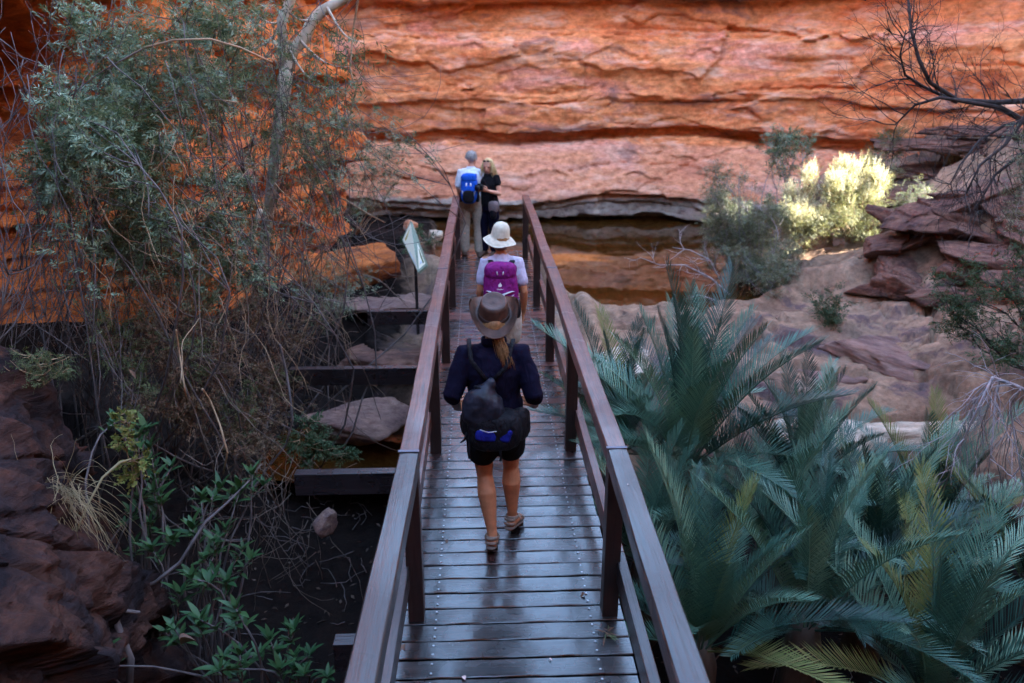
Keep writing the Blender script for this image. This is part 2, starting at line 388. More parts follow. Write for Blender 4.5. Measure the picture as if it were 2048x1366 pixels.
def strata(bounds, prot, seed, amp=.12, block=1.6, warp=.16, edge=.05, fa=(.16, .07), fb_=.18):
    B = np.array(bounds); Pp = np.array(prot)
    def f(S, Z):
        zw = Z+warp*fbm(S*.22, Z*.35, seed, 3)+.05*fbm(S*1.3, Z*1.3, seed+1, 3)
        k = np.clip(np.searchsorted(B, zw.ravel()).reshape(zw.shape)-1, 0, len(B)-2)
        lo = B[k]; hi = B[k+1]; u = np.clip((zw-lo)/(hi-lo), 0, 1); th = hi-lo
        base = Pp[k]
        # blocks along each layer
        blen = block*(.5+1.2*_h(k, k*0+3, seed)); sj = S/blen+_h(k, k*0, seed+2)*7+.25*vn(S*.8, k*1., seed+3)
        c0 = np.floor(sj); fr = sj-c0
        b = (_h(c0, k, seed+4)-.5)
        jw = np.minimum(fr, 1-fr)*blen
        joint = ss(.05, 0, jw)*(_h(c0+(fr > .5), k, seed+6) > .55)
        lay = vn(S*.45, k*3.7, seed+8)-.5
        gr = ss(.50, .72, vn(S*.4, k*5.3, seed+14))
        rnd = -(np.abs(u*2-1)**5)*np.minimum(edge+th*.10, .14)*(.06+.94*gr)
        w1_ = .35*fbm(S*.9, Z*1.2, seed+20, 3); w2_ = .35*fbm(S*2, Z*2.4, seed+21, 3)
        o1, e1, h1 = facets(S*.30/block*2.2+w1_, Z*1.0+w1_*.8+.08*S, seed+22); o2, e2, h2 = facets(S*1.1/block*2+w2_, Z*2.6+w2_, seed+23)
        fac = fa[0]*o1-.05*ss(.05, 0, e1)*(h1 > .4)+fa[1]*o2*ss(.25, .6, h1)-.03*ss(.07, 0, e2)*(h2 > .5)
        return base+fac+amp*b*.8+amp*1.6*lay+rnd-joint*.06+fb_*fbm(S*.7, Z*1.5, seed+10, 6, .60)+.035*fbm(S*3, Z*9, seed+12, 4, .6)
    return f

rng = random.Random(5)
def layers(z0, z1, lo, hi, pr):
    b = [z0]; 
    while b[-1] < z1: b.append(b[-1]+rng.uniform(lo, hi))
    return b, [rng.uniform(-pr, pr) for _ in b[:-1]]
# back cliff across the pool: measured ledges (height, protrusion above it)
_b = [-2.4, -1.25, -.80, -.50, -.30, .38, 1.02, 1.10, 1.36, 2.10, 2.30, 3.05, 3.62, 3.72, 3.90, 4.7, 5.2, 5.8, 6.6, 7.4, 8.3, 9.2, 10.2, 11, 12, 14]
_p = [-.25, -.45, .34, .46, .70, .66, .40, -.15, .42, .52, .38, .36, .30, .05, -.15, .46, .40, .3, .2, .3, .1, .2, 0, .1, 0, 0]
fb = strata(_b, _p, 101, amp=.12, block=2.2, warp=.30, fa=(.15, .08), fb_=.10)
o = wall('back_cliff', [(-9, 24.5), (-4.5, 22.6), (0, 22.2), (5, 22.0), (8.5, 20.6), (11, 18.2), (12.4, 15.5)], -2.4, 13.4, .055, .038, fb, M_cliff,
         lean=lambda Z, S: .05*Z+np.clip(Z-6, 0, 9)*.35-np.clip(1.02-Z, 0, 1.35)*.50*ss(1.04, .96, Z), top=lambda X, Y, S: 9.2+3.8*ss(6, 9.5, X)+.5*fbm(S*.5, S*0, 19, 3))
tag(o, 'layered orange sandstone cliff across the pool', kind='structure')
# left cliff beside the bridge
b2, p2 = layers(-2.4, 14, .16, .6, .22)
fl = strata(b2, p2, 202, amp=.2, block=1.3, warp=.35)
def fleft(S, Z):
    u = S-ss(0, 30, S)*0
    return fl(S, Z)+.45*fbm(S*.5, Z*.6, 211, 4)-3.2*ss(14.0, 16.0, S)*ss(21.0, 19.4, S)*ss(-1.8, -1.0, Z)*ss(4.4, 3.2, Z+.5*fbm(S*.7, Z, 219, 3))
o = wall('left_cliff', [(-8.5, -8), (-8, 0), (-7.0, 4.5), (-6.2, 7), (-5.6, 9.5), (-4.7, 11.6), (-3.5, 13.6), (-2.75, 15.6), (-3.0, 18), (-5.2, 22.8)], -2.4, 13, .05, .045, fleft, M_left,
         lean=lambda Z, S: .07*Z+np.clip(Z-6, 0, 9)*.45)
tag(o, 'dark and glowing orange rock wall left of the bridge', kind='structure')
# unseen canyon wall right and behind, placed and raised to block sun and sky
b3, p3 = layers(-2.4, 19, .2, .7, .3)
f3 = strata(b3, p3, 303, amp=.25, block=1.8, warp=.4)
RIM = 17.5
def rim(X, Y, S):
    return RIM-(RIM-13)*ss(11.5, 9.5, X)*ss(2, -2, Y)+.4*fbm(S*.8, S*0, 9, 3)
def sun_gap(X, Y, Z):                        # added gaps that let the sun through onto the shrubs
    k = Y+(X-13)*.268; h = Z-(X-13)*.483
    c = (np.abs(k-13.70) < .36+.05*np.sin(h*9)) | (np.abs(k-13.0) < .30)
    return c & (h > 2.8) & (h < 4.8+.1*np.sin(k*20)) & (X > 10)
o = wall('unseen_shade_wall', [(9.5, 25), (12.2, 20.5), (12.9, 17), (12.9, 13), (13.4, 8), (13.6, 2), (13.0, -2), (9.5, -5), (0, -5.5), (-9, -6.5)], -2.6, RIM, .12, .09, f3, M_unseen,
         lean=lambda Z, S: .05*Z+np.clip(Z-7, 0, 12)*.25, top=rim, hole=sun_gap)
tag(o, 'tall unseen canyon wall at right and rear, shaped to block light', kind='structure')

# near rock outcrop at the lower left, close to the photographer
b4, p4 = layers(-2.6, 3.0, .22, .5, .10)
f4 = strata(b4, p4, 404, amp=.10, block=.7, warp=.5, fa=(.05, .03))
def fnear(S, Z):
    w_ = .3*fbm(S*1.2, Z*1.2, 1, 3)
    o1, e1, h1 = facets(S*.95+w_, Z*1.15+S*.5+w_, 6, 1.2); o2, e2, h2 = facets(S*3.0+w_*2, Z*3.2+S+w_*2, 7, 1.2)
    return f4(S, Z)*.5+.20*o1-.10*ss(.06, 0, e1)+.055*o2-.03*ss(.08, 0, e2)+.12*fbm(S*1.8, Z*1.8, 415, 6, .66)+.02*fbm(S*11, Z*11, 416, 3, .6)
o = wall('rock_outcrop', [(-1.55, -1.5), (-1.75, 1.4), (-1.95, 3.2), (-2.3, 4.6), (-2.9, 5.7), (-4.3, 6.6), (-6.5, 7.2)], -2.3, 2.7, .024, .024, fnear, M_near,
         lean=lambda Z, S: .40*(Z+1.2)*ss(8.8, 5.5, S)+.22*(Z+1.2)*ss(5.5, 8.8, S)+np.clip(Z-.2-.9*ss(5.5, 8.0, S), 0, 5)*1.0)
tag(o, 'dark purple broken rock outcrop at the lower left', kind='structure')

# ------------------------------------------------------------------ water
def water_mat(name, c, rough=.03):
    m, t, p = nt(name)
    p.inputs['Base Color'].default_value = (*c, 1); p.inputs['Roughness'].default_value = rough; p.inputs['IOR'].default_value = 1.33
    p.inputs['Specular IOR Level'].default_value = .6
    bump(t, p, noise_tex(t, 2.2, detail=2, mul=(1, .6, 1)), .05, .05); return m
WATER_Z = -.88
M_water = water_mat('tannin_water', (.040, .015, .003))
M_water.node_tree.nodes['Principled BSDF'].inputs['Specular Tint'].default_value = (1, .62, .34, 1)  # tannin is the base colour; this tint paints the cliff's orange reflection
def pool(name, pts, z, mat, label):
    return tag(mk(name, [(x, y, z) for x, y in pts], [list(range(len(pts)))], mat), label, kind='structure')
pool('pool_water', [(-3, 13.6), (.8, 13.4), (.9, 12.2), (6, 12.2), (9, 14), (11, 17), (10, 22.5), (-5, 23.5), (-5, 17), (-3.5, 15)], WATER_Z, M_water, 'still brown pool reflecting the cliff')
pool('gully_puddle', [(-2.9, 8.4), (-1.2, 8.0), (.4, 8.2), (.9, 9.2), (.3, 10.6), (-1.5, 10.9), (-2.8, 10.2)], -1.55, M_water, 'dark standing water in the gully under the bridge')

# ------------------------------------------------------------------ timber bridge
def wood(name, lo, hi, grey, rough=(.18, .5), axis=0, greyamt=.5, coat=.0):
    m, t, p = nt(name)
    oi = t.nodes.new('ShaderNodeObjectInfo'); tc = t.nodes.new('ShaderNodeTexCoord')
    ad = t.nodes.new('ShaderNodeVectorMath'); ad.operation = 'ADD'; cb = t.nodes.new('ShaderNodeCombineXYZ')
    mu = t.nodes.new('ShaderNodeMath'); mu.operation = 'MULTIPLY'; mu.inputs[1].default_value = 37.; t.links.new(oi.outputs['Random'], mu.inputs[0])
    for k in range(3): t.links.new(mu.outputs[0], cb.inputs[k])
    t.links.new(tc.outputs['Object'], ad.inputs[0]); t.links.new(cb.outputs[0], ad.inputs[1]); v = ad.outputs[0]
    st = [14, 14, 14]; st[axis] = .7
    gn = noise_tex(t, 4, vec=v, mul=tuple(st), detail=5, rough=.6, dist=.5)
    c = ramp(t, [(.36, lo), (.64, hi)], gn)
    tone = ramp(t, [(0, .72), (.5, 1), (.93, 1.1), (1, 1.5)], oi.outputs['Random'])
    c = mix(t, 1, c, tone, 'MULTIPLY')
    # worn, silvery patches
    pn = noise_tex(t, 2.2, vec=v, mul=tuple(1.5 if k != axis else 1.0 for k in range(3)), detail=5, rough=.7, dist=.4)
    c = mix(t, ramp(t, [(.56, 0), (.72, greyamt)], pn), c, grey)
    t.links.new(c, p.inputs['Base Color'])
    wn_ = noise_tex(t, 1.7, src='Object', detail=4, rough=.6)
    # damp film: patches of low roughness
    t.links.new(ramp(t, [(.38, rough[0]), (.62, rough[1])], wn_), p.inputs['Roughness'])
    p.inputs['Specular IOR Level'].default_value = .55
    if coat: p.inputs['Coat Weight'].default_value = coat; t.links.new(ramp(t, [(.38, .10), (.62, .32)], wn_), p.inputs['Coat Roughness'])
    bump(t, p, gn, .6, .008); return m
M_plank = wood('wet_deck_plank', (.008, .0032, .0032), (.028, .0085, .007), (.05, .028, .027), rough=(.16, .42), axis=0, greyamt=.5, coat=1.0)
M_plank_wet = wood('black_wet_plank', (.003, .0018, .0022), (.010, .005, .005), (.022, .02, .024), rough=(.16, .40), axis=0, greyamt=.5, coat=1.0)
M_rail_wet = wood('blackened_rail', (.006, .0042, .0048), (.022, .014, .014), (.035, .034, .042), rough=(.3, .5), axis=1, greyamt=.5, coat=.25)
M_plank_red = wood('dry_red_plank', (.07, .018, .012), (.12, .034, .022), (.2, .1, .08), rough=(.3, .55), axis=0)
M_rail = wood('red_brown_rail', (.040, .0105, .007), (.14, .038, .023), (.10, .08, .085), rough=(.35, .6), axis=1, greyamt=.35, coat=.3)
M_post = wood('dark_stained_post', (.010, .005, .005), (.028, .011, .009), (.04, .028, .028), rough=(.3, .55), axis=2)
M_beam = wood('black_bearer', (.010, .008, .010), (.022, .016, .018), (.03, .03, .04), rough=(.2, .45), axis=0)
M_steel = plain('galvanised_screw', (.45, .46, .48), .4, .2, metal=.8)
PIV = 3.9
def bx(Y): return -(PIV-Y)*.0105 if Y < PIV else 0.0
br = empty('footbridge', (0, 7.5, 0), 0, 'narrow dark red timber footbridge with plank deck and handrails', 'bridge')
OFF = Vector((0, 7.5, 0))
def bpart(mb, name, mat, center, bevel=.004):
    """build local mesh round its own centre, parent to bridge"""
    o = mb.build(name, mat, br, smooth=False, bevel=bevel); o.location = Vector(center)-OFF; return o
# planks: a few shared meshes with slightly uneven edges
PITCHP, PW = .142, .129
plank_me = []
for k in range(6):
    r_ = random.Random(100+k); n = 22; vs = []; fs = []
    for i in range(n+1):
        x = -.637+1.274*i/n
        e0 = -PW/2+r_.uniform(-.0018, .0018); e1 = PW/2+r_.uniform(-.0018, .0018); cr = .0012*math.sin(i*.9+k)
        for (y, z) in ((e0, -.038), (e0, -.004), (e0+.004, cr), (e1-.004, cr), (e1, -.004), (e1, -.038)): vs.append((x, y, z))
    for i in range(n):
        for j in range(6):
            j2 = (j+1) % 6; fs.append((i*6+j, (i+1)*6+j, (i+1)*6+j2, i*6+j2))
    fs.append(tuple(range(6))); fs.append(tuple(n*6+j for j in reversed(range(6))))
    me = bpy.data.meshes.new('plank'); me.from_pydata(vs, [], fs); me.materials.append(M_plank); plank_me.append(me)
me_red = plank_me[0].copy(); me_red.materials.clear(); me_red.materials.append(M_plank_red)
me_wet = []
for m_ in plank_me: c_ = m_.copy(); c_.materials.clear(); c_.materials.append(M_plank_wet); me_wet.append(c_)
sm_ = MB()
Y = 1.0; i = 0
RED = {42, 49, 54, 61, 62, 70, 78}
while Y < 13.55:
    o = inst(me_red if i in RED else (me_wet if Y < 4.4 or i in (26, 28, 29, 33) else plank_me)[i % 6], 'plank', br, (bx(Y)+random.uniform(-.006, .006), Y-OFF.y, random.uniform(-.002, .0025)), (random.uniform(-.006, .006), random.uniform(-.002, .002), random.uniform(-.004, .004)+(math.pi if i % 2 else 0)))
    for sx in (-1, 1):
        for q in (-.035, .035): sm_.tube([(bx(Y)+sx*.445, Y+q-OFF.y, -.002), (bx(Y)+sx*.445, Y+q-OFF.y, .0045)], .0068, 6)
    Y += PITCHP; i += 1
o = sm_.build('screw_heads', M_steel, br, smooth=False); o['kind'] = 'stuff'
# stringers below the deck, cross bearers sticking out to the left
for sx in (-.52, .52):
    bpart(MB().box((0, 0, 0), (.05, 6.3, .09)), 'stringer', M_beam, (sx, 7.25, -.135))
for (px, py, r, yy) in ((735, 622, .66, None), (580, 737, .66, None), (590, 945, .66, None), (668, 1280, .7, None)):
    p = at(px, py, z=-.24); L = r-p.x
    bpart(MB().box((0, 0, 0), (L/2, .05, .10)), 'bearer', M_beam, (p.x+L/2, p.y, -.335))
# posts, rails
POSTS = [1.75, 3.85, 5.95, 8.05, 10.15, 12.95]
for Y in POSTS:
    for sx in (-1, 1):
        bpart(MB().box((0, 0, 0), (.045, .05, .58)), 'post', M_post, (sx*.557+bx(Y), Y, .358))
        for q in (.30, .10):
            pass
SEG = [(.4, PIV-.002), (PIV+.002, 8.05-.002), (8.05+.002, 13.05)]
for sx in (-1, 1):
    for a, b in SEG:
        # handrail: slightly crowned cap, many stations so that it is not perfectly straight
        n = max(6, int((b-a)/.12)); mb = MB(); vs = []; ph = random.uniform(0, 9)
        for i in range(n+1):
            Y = a+(b-a)*i/n; xo = sx*.567+bx(Y)+.0035*math.sin(Y*1.7+ph); zo = .002*math.sin(Y*2.3+ph)
            w = .055+.0012*math.sin(Y*9+ph); prof = ((-w, -.058), (-w, .026), (-w+.006, .032), (0, .0345), (w-.006, .032), (w, .026), (w, -.058))
            for (dx, dz) in prof: vs.append((xo+dx, Y-(a+b)/2, zo+dz))
        m = 7; fs = [(i*m+j, i*m+(j+1) % m, (i+1)*m+(j+1) % m, (i+1)*m+j) for i in range(n) for j in range(m)]
        fs += [tuple(reversed(range(m))), tuple(n*m+j for j in range(m))]
        o = mk('handrail', vs, fs, M_rail_wet if b < 5 else M_rail, br, smooth=False); o.location = Vector((0, (a+b)/2, .998))-OFF
        mb = MB()
        Y0, Y1 = a, b
        mb.v = [(sx*.612+bx(Y)+dx, Y-(a+b)/2, dz) for Y in (Y0, (Y0+Y1)/2, Y1) for dx, dz in ((-.0275, -.07), (.0275, -.07), (.0275, .07), (-.0275, .07))]
        mb.f = [(i*4+j, i*4+(j+1) % 4, (i+1)*4+(j+1) % 4, (i+1)*4+j) for i in range(2) for j in range(4)]+[(3, 2, 1, 0), (8, 9, 10, 11)]
        o = mb.build('middle_rail', M_rail_wet if b < 5 else M_rail, br, smooth=False, bevel=.004); o.location = Vector((0, (a+b)/2, .30))-OFF
    for Yj in (PIV, 8.05):     # thin pale metal strap over each handrail joint
        o = MB().box((0, 0, 0), (.0565, .012, .0015)).build('joint_strap', plain('strap_zinc', (.12, .12, .15), .5, .3, metal=.3) if 'strap_zinc' not in MATS else MATS['strap_zinc'], br, smooth=False)
        o.location = Vector((sx*.567, Yj, 1.0345))-OFF

# ------------------------------------------------------------------ people
M_skin = plain('tanned_skin', (.40, .17, .085), .5, .22, 16, .12, 60, spec=.35)
M_skin_f = plain('fair_skin', (.52, .26, .17), .5, .1, 9, spec=.35)
def cloth(name, c, rough=.85, var=.18, scale=26, bs=14, bstr=.5):
    m, t, p = nt(name)
    t.links.new(ramp(t, [(.3, tuple(x*(1-var) for x in c)), (.7, tuple(min(1, x*(1+var)) for x in c))], noise_tex(t, scale, detail=3)), p.inputs['Base Color'])
    p.inputs['Roughness'].default_value = rough; p.inputs['Specular IOR Level'].default_value = .06
    bump(t, p, noise_tex(t, bs, detail=3, rough=.5, dist=1.2, mul=(1, 1, .6)), bstr, .03); return m
M_navy = cloth('navy_shirt', (.0055, .005, .016)); M_black = cloth('black_cotton', (.008, .008, .010))
M_blackn = cloth('black_nylon', (.010, .010, .013), rough=.5, bs=30); M_bluen = cloth('cobalt_nylon', (.012, .018, .20), rough=.5)
M_leather = plain('brown_leather', (.060, .030, .022), .48, .45, 16, .25, 40); M_leather_d = plain('dark_hat_band', (.03, .015, .012), .5, .3, 20)
M_bag = plain('worn_blue_black_leather', (.014, .015, .024), .42, .7, 14, .3, 35)
M_sandal = plain('taupe_sandal', (.20, .155, .125), .75, .2, 30, .2); M_sole = plain('rubber_sole', (.13, .10, .085), .8, .2, 30)
M_lilac = cloth('lilac_tshirt', (.46, .43, .55)); M_cream = cloth('cream_hat_cloth', (.50, .46, .36), bs=40, bstr=.2)
M_beige = cloth('beige_shorts', (.42, .36, .30)); M_purple = cloth('magenta_nylon', (.16, .012, .12), rough=.55, bs=22)
M_grey = cloth('pale_grey_webbing', (.40, .40, .44), rough=.7); M_blue = cloth('royal_blue_nylon', (.010, .075, .42), rough=.55, bs=22)
M_white = cloth('white_tshirt', (.55, .60, .66)); M_khaki = cloth('khaki_trousers', (.30, .26, .21)); M_boot = plain('brown_boot', (.07, .045, .035), .7, .2)
M_hairg = plain('grey_hair', (.30, .29, .28), .6, .35, 60); M_hairb = plain('blonde_hair', (.50, .36, .17), .5, .35, 50); M_hairl = plain('light_brown_hair', (.20, .10, .042), .45, .4, 60)
M_logo = plain('white_print', (.75, .74, .72), .6, .05); M_eye = plain('dark_eye', (.02, .015, .012), .2, .1); M_lip = plain('lips', (.36, .10, .08), .45, .1)
M_cam = plain('black_camera_plastic', (.012, .012, .013), .4, .2, 30); M_glass = plain('lens_glass', (.01, .01, .02), .05, .1)

def hand(mb, wrist, d, palm_n, thumb_side, curl=.5, s=1.0):
    """palm and five bent fingers: d = direction of the hand, palm_n = direction the palm faces"""
    d = Vector(d).normalized(); n = Vector(palm_n); n = (n-d*n.dot(d)).normalized(); t = d.cross(n)*thumb_side
    w = Vector(wrist)
    mb.limb([w-d*.01*s, w+d*.035*s, w+d*.085*s], [(.024*s, .016*s), (.036*s, .015*s), (.038*s, .013*s)], 10, side=t)
    for k, (off, ln) in enumerate(((.030, .072), (.010, .080), (-.010, .074), (-.030, .058))):
        b = w+d*.085*s+t*off*s*1.1; c1 = curl*(.8+.1*k); p = b; dd = d; pts = [b-d*.01*s, b]
        for j, fr in enumerate((.45, .32, .23)):
            a = c1*(.7 if j == 0 else .9); dd = (dd*math.cos(a)+n*math.sin(a)).normalized(); 
            nn = n; p = p+dd*ln*fr*s; pts.append(p)
        mb.limb(pts, [.0085*s, .0085*s, .0082*s, .0075*s, .0065*s], 8)
    b = w+d*.02*s+t*.026*s
    mb.limb([b, b+(t*.8+d*.6).normalized()*.035*s+n*.008*s, b+(t*.45+d).normalized()*.068*s+n*.022*s], [.013*s, .0105*s, .008*s], 8)

def head(mb, c, yaw=0, pitch=0, s=1.0):
    """skull, jaw, nose, ears; faces local +Y turned by yaw"""
    M = (Matrix.Rotation(yaw, 3, 'Z') @ Matrix.Rotation(pitch, 3, 'X')); c = Vector(c); q = lambda x, y, z: c+M @ (Vector((x, y, z))*s)
    mb.ell(q(0, -.008, .02), (.076*s, .094*s, .098*s), M); mb.ell(q(0, .022, -.045), (.056*s, .068*s, .070*s), M)
    mb.limb([q(0, .085, .015), q(0, .103, -.02)], [.010*s, .014*s], 8); mb.limb([q(-.03, .075, .03), q(.03, .075, .03)], [.014*s]*2, 8)
    for sx in (-1, 1): mb.ell(q(sx*.077, -.005, -.012), (.010*s, .020*s, .031*s), M, 8, 6)
    mb.limb([q(-.018, .082, -.052), q(.018, .082, -.052)], [.009*s]*2, 6)
    return q, M

def body(name, root, J, mat, H=1.0, voxel=.0065):
    """one continuous figure from joints (local metres)"""
    mb = MB(); V = Vector
    X = (1, 0, 0)
    pel, ch, nk, hd = V(J['pelvis']), V(J['chest']), V(J['neck']), V(J['head'])
    mid = (pel+ch)/2
    w = J.get('w', 1.0)
    mb.limb([pel+V((0, 0, -.06)), pel+V((0, 0, .04)), mid, ch, (ch+nk)/2, nk-V((0, 0, .02))], [(.135*w, .105*w), (.155*w, .112*w), (.125*w, .09*w), (.152*w, .108*w), (.135*w, .085*w), (.07, .062)], 18, side=X)
    mb.limb([nk-V((0, 0, .05)), nk, hd-V((0, 0, .05))], [.058*w, .052*w, .05*w], 12)
    q, M = head(mb, hd, J.get('yaw', 0), J.get('pitch', 0))
    for s_ in ('L', 'R'):
        sg = -1 if s_ == 'L' else 1
        sh, el, wr = V(J['sh'+s_]), V(J['el'+s_]), V(J['wr'+s_])
        mb.limb([sh*.6+(nk-V((0, 0, .08)))*.4, sh, (sh*.6+el*.4), el], [.05, .056*w, .047*w, .038*w], 12)
        mb.limb([el, el*.7+wr*.3, wr], [.038*w, .040*w, .026*w], 12)
        hd_, pn, ts, cu = J['hand'+s_]
        hand(mb, wr, hd_, pn, ts, cu)
        hp, kn, an, to = V(J['hip'+s_]), V(J['kn'+s_]), V(J['an'+s_]), V(J['to'+s_])
        mb.limb([hp+V((0, 0, .03)), hp*.6+kn*.4, kn+(hp-kn)*.12, kn], [(.092*w), .078*w, .058*w, .053*w], 14)
        back = V((0, -1, 0))
        mb.limb([kn, kn*.72+an*.28+back*.022, kn*.5+an*.5+back*.008, an*.88+kn*.12, an], [.050*w, .062*w, .053*w, .034*w, .034*w], 14)
        fd = (to-an); fd.z = 0; fd.normalize(); u = (to-an)
        heel = an-fd*.035-V((0, 0, .038))+V(J.get('heel'+s_, (0, 0, 0)))
        mb.limb([heel, heel*.55+to*.45+V((0, 0, .016)), to], [(.032, .030), (.040, .028), (.040, .014)], 12, side=fd.cross(V((0, 0, 1))))
        mb.limb([an, heel], [.033, .030], 12)
        sd = fd.cross(V((0, 0, 1)))
        for k, (o_, l_) in enumerate(((-.03, .030), (-.014, .032), (.002, .029), (.017, .024), (.030, .017))):
            b = to+sd*o_*(-sg)*.95; mb.limb([b, b+fd*l_-V((0, 0, .002))], [.0105 if k else .0125, .008], 8)
    return mb.build('body' if root else name, mat, root, voxel=voxel, sm=3), q, M
def eyes(q, M, root):
    for sx in (-1, 1):
        MB().ell(q(sx*.030, .083, .012), (.011, .006, .006), M, 8, 6).build('eye', M_eye, root)
    MB().limb([q(-.022, .088, -.052), q(0, .093, -.054), q(.022, .088, -.052)], [.005, .006, .005], 6).build('lips', M_lip, root)
def torso_cloth(name, root, J, mat, zlo, grow=.02, sleeve=.5, sl_r=(.068, .066), voxel=.011, noise=.008, flare=1.1):
    mb = MB(); V = Vector; w = J.get('w', 1.0)
    pel, ch, nk = V(J['pelvis']), V(J['chest']), V(J['neck'])
    low = V((pel.x, pel.y, zlo)); g_ = grow
    mb.limb([low+V((0, 0, .04)), pel+V((0, 0, .05)) if zlo < pel.z-.02 else low+V((0, 0, .08)), (pel+ch)/2, ch, (ch+nk)/2, nk-V((0, 0, .03))],
            [((.150*w+g_)*flare, (.112*w+g_)*flare), (.155*w+g_, .115*w+g_), (.132*w+g_, .098*w+g_), (.160*w+g_, .115*w+g_), (.150*w+g_, .095*w+g_), (.075+g_*.4, .068+g_*.4)], 20, side=(1, 0, 0))
    for s_ in ('L', 'R'):
        sh, el, wr = V(J['sh'+s_]), V(J['el'+s_]), V(J['wr'+s_])
        if sleeve <= .5:
            e = sh+(el-sh)*sleeve*2; mb.limb([sh*.55+(nk-V((0, 0, .07)))*.45, sh, e], [.06*w, sl_r[0]*w, sl_r[1]*w], 14)
        else:
            e = el+(wr-el)*(sleeve-.5)*2
            mb.limb([sh*.55+(nk-V((0, 0, .07)))*.45, sh, sh*.5+el*.5, el, e], [.06*w, sl_r[0]*w, sl_r[0]*.94*w, sl_r[1]*w, sl_r[1]*.92*w], 14)
    return mb.build(name, mat, root, voxel=voxel, sm=4, noise=noise, nscale=11)
def leg_cloth(name, root, J, mat, frac, grow=.018, voxel=.011, hem=.09, noise=.006):
    """shorts or trousers: frac 0..1 of thigh, 1..2 to the ankle"""
    mb = MB(); V = Vector; w = J.get('w', 1.0); pel = V(J['pelvis'])
    mb.limb([pel+V((0, 0, .07)), pel, pel-V((0, 0, .07))], [(.145*w+grow, .105*w+grow), (.160*w+grow, .118*w+grow), (.150*w+grow, .115*w+grow)], 20, side=(1, 0, 0))
    for s_ in ('L', 'R'):
        hp, kn, an = V(J['hip'+s_]), V(J['kn'+s_]), V(J['an'+s_])
        if frac <= 1:
            e = hp+(kn-hp)*frac; mb.limb([hp+V((0, 0, .03)), hp*.5+e*.5, e], [.098*w, .094*w+grow*.5, hem*w], 16)
        else:
            e = kn+(an-kn)*(frac-1); mb.limb([hp+V((0, 0, .03)), hp*.5+kn*.5, kn, kn*.5+e*.5, e], [.102*w, .092*w+grow*.4, .074*w+grow*.3, .068*w+grow*.4, .062*w+grow*.4], 16)
    return mb.build(name, mat, root, voxel=voxel, sm=4, noise=noise, nscale=9)
def polar(name, mat, parent, prof, n=40, fn=None, M=None, c=(0, 0, 0), sx=1, sy=1, thick=.003):
    """lathe with a per-vertex function fn(a, r, z, i)->(r, z); double skinned so it has thickness"""
    vs = []; fs = []; m = len(prof); M = M or Matrix.Identity(3)
    for side in (0, 1):
        for i, (r, z) in enumerate(prof):
            for k in range(n):
                a = 2*math.pi*k/n; rr, zz = fn(a, r, z, i) if fn else (r, z)
                if side: zz -= thick; rr = max(0.0005, rr-thick*.7)
                vs.append(tuple(Vector(c)+M @ Vector((rr*math.cos(a)*sx, rr*math.sin(a)*sy, zz))))
    for side in (0, 1):
        b = side*m*n
        for i in range(m-1):
            for k in range(n):
                k2 = (k+1) % n; q = (b+i*n+k, b+i*n+k2, b+(i+1)*n+k2, b+(i+1)*n+k); fs.append(q if side else q[::-1])
    for k in range(n):
        k2 = (k+1) % n; fs.append(((m-1)*n+k, (m-1)*n+k2, m*n+(m-1)*n+k2, m*n+(m-1)*n+k))
    return mk(name, vs, fs, mat, parent)
def strands(name, mat, parent, starts, flow, L, n, r=.0022, seed=1, segs=6):
    rg = random.Random(seed); mb = MB()
    for k in range(n):
        p = Vector(starts(rg)); d = Vector(flow(rg, p, 0)).normalized(); pts = [p]
        ln = L*rg.uniform(.7, 1.1)
        for j in range(segs):
            d = (d*.6+Vector(flow(rg, p, (j+1)/segs)).normalized()*.5+Vector((rg.gauss(0, .09), rg.gauss(0, .09), rg.gauss(0, .06)))).normalized()
            p = p+d*ln/segs; pts.append(p)
        mb.tube(pts, [r*(1-.6*j/segs) for j in range(segs+1)], 4)
    return mb.build(name, mat, parent)
def sandal(root, an, to, heel, lift=(0, 0, 0)):
    an, to, heel = Vector(an), Vector(to), Vector(heel)
    fd = (to-heel); side = fd.cross(Vector((0, 0, 1))).normalized(); up = side.cross(fd).normalized()
    t = empty('sandal'); t.parent = root
    pts = [heel-fd.normalized()*.028, heel, heel*.6+to*.4, to, to+fd.normalized()*.035]
    mb = MB(); mb.limb([p-up*.027 for p in pts], [(.026, .012), (.036, .014), (.037, .013), (.045, .013), (.030, .011)], 14, side=side); mb.build('sole', M_sole, t)
    def band(c, rx, rz, ax, wd=.011):
        ax = Vector(ax).normalized(); s2 = (side-ax*side.dot(ax)).normalized(); u2 = ax.cross(s2); m_ = MB(); n = 20; vs = []
        for k in range(n+1):
            a = 2*math.pi*k/n; m = c+s2*rx*math.cos(a)+u2*rz*math.sin(a); vs.append(m)
        m_.tube(vs, [(wd, .0035)]*(n+1), 8, side=ax, cap=False); return m_.build('strap', M_sandal, t)
    band(an+Vector((0, 0, .004)), .043, .046, (0, .15, 1), .014); band(heel*.45+to*.55+up*.012, .046, .034, fd, .015); band(to-fd*.05+up*.004, .048, .024, fd, .012)
    # heel cup
    mb = MB()
    for k in range(2): mb.tube([heel-fd.normalized()*.036*math.cos(a)+side*.038*math.sin(a)+up*(.006+.03*k) for a in (-1.3, -.8, -.3, .3, .8, 1.3)], [(.010, .0035)]*6, 8, side=up)
    mb.build('heel_strap', M_sandal, t)
    return t

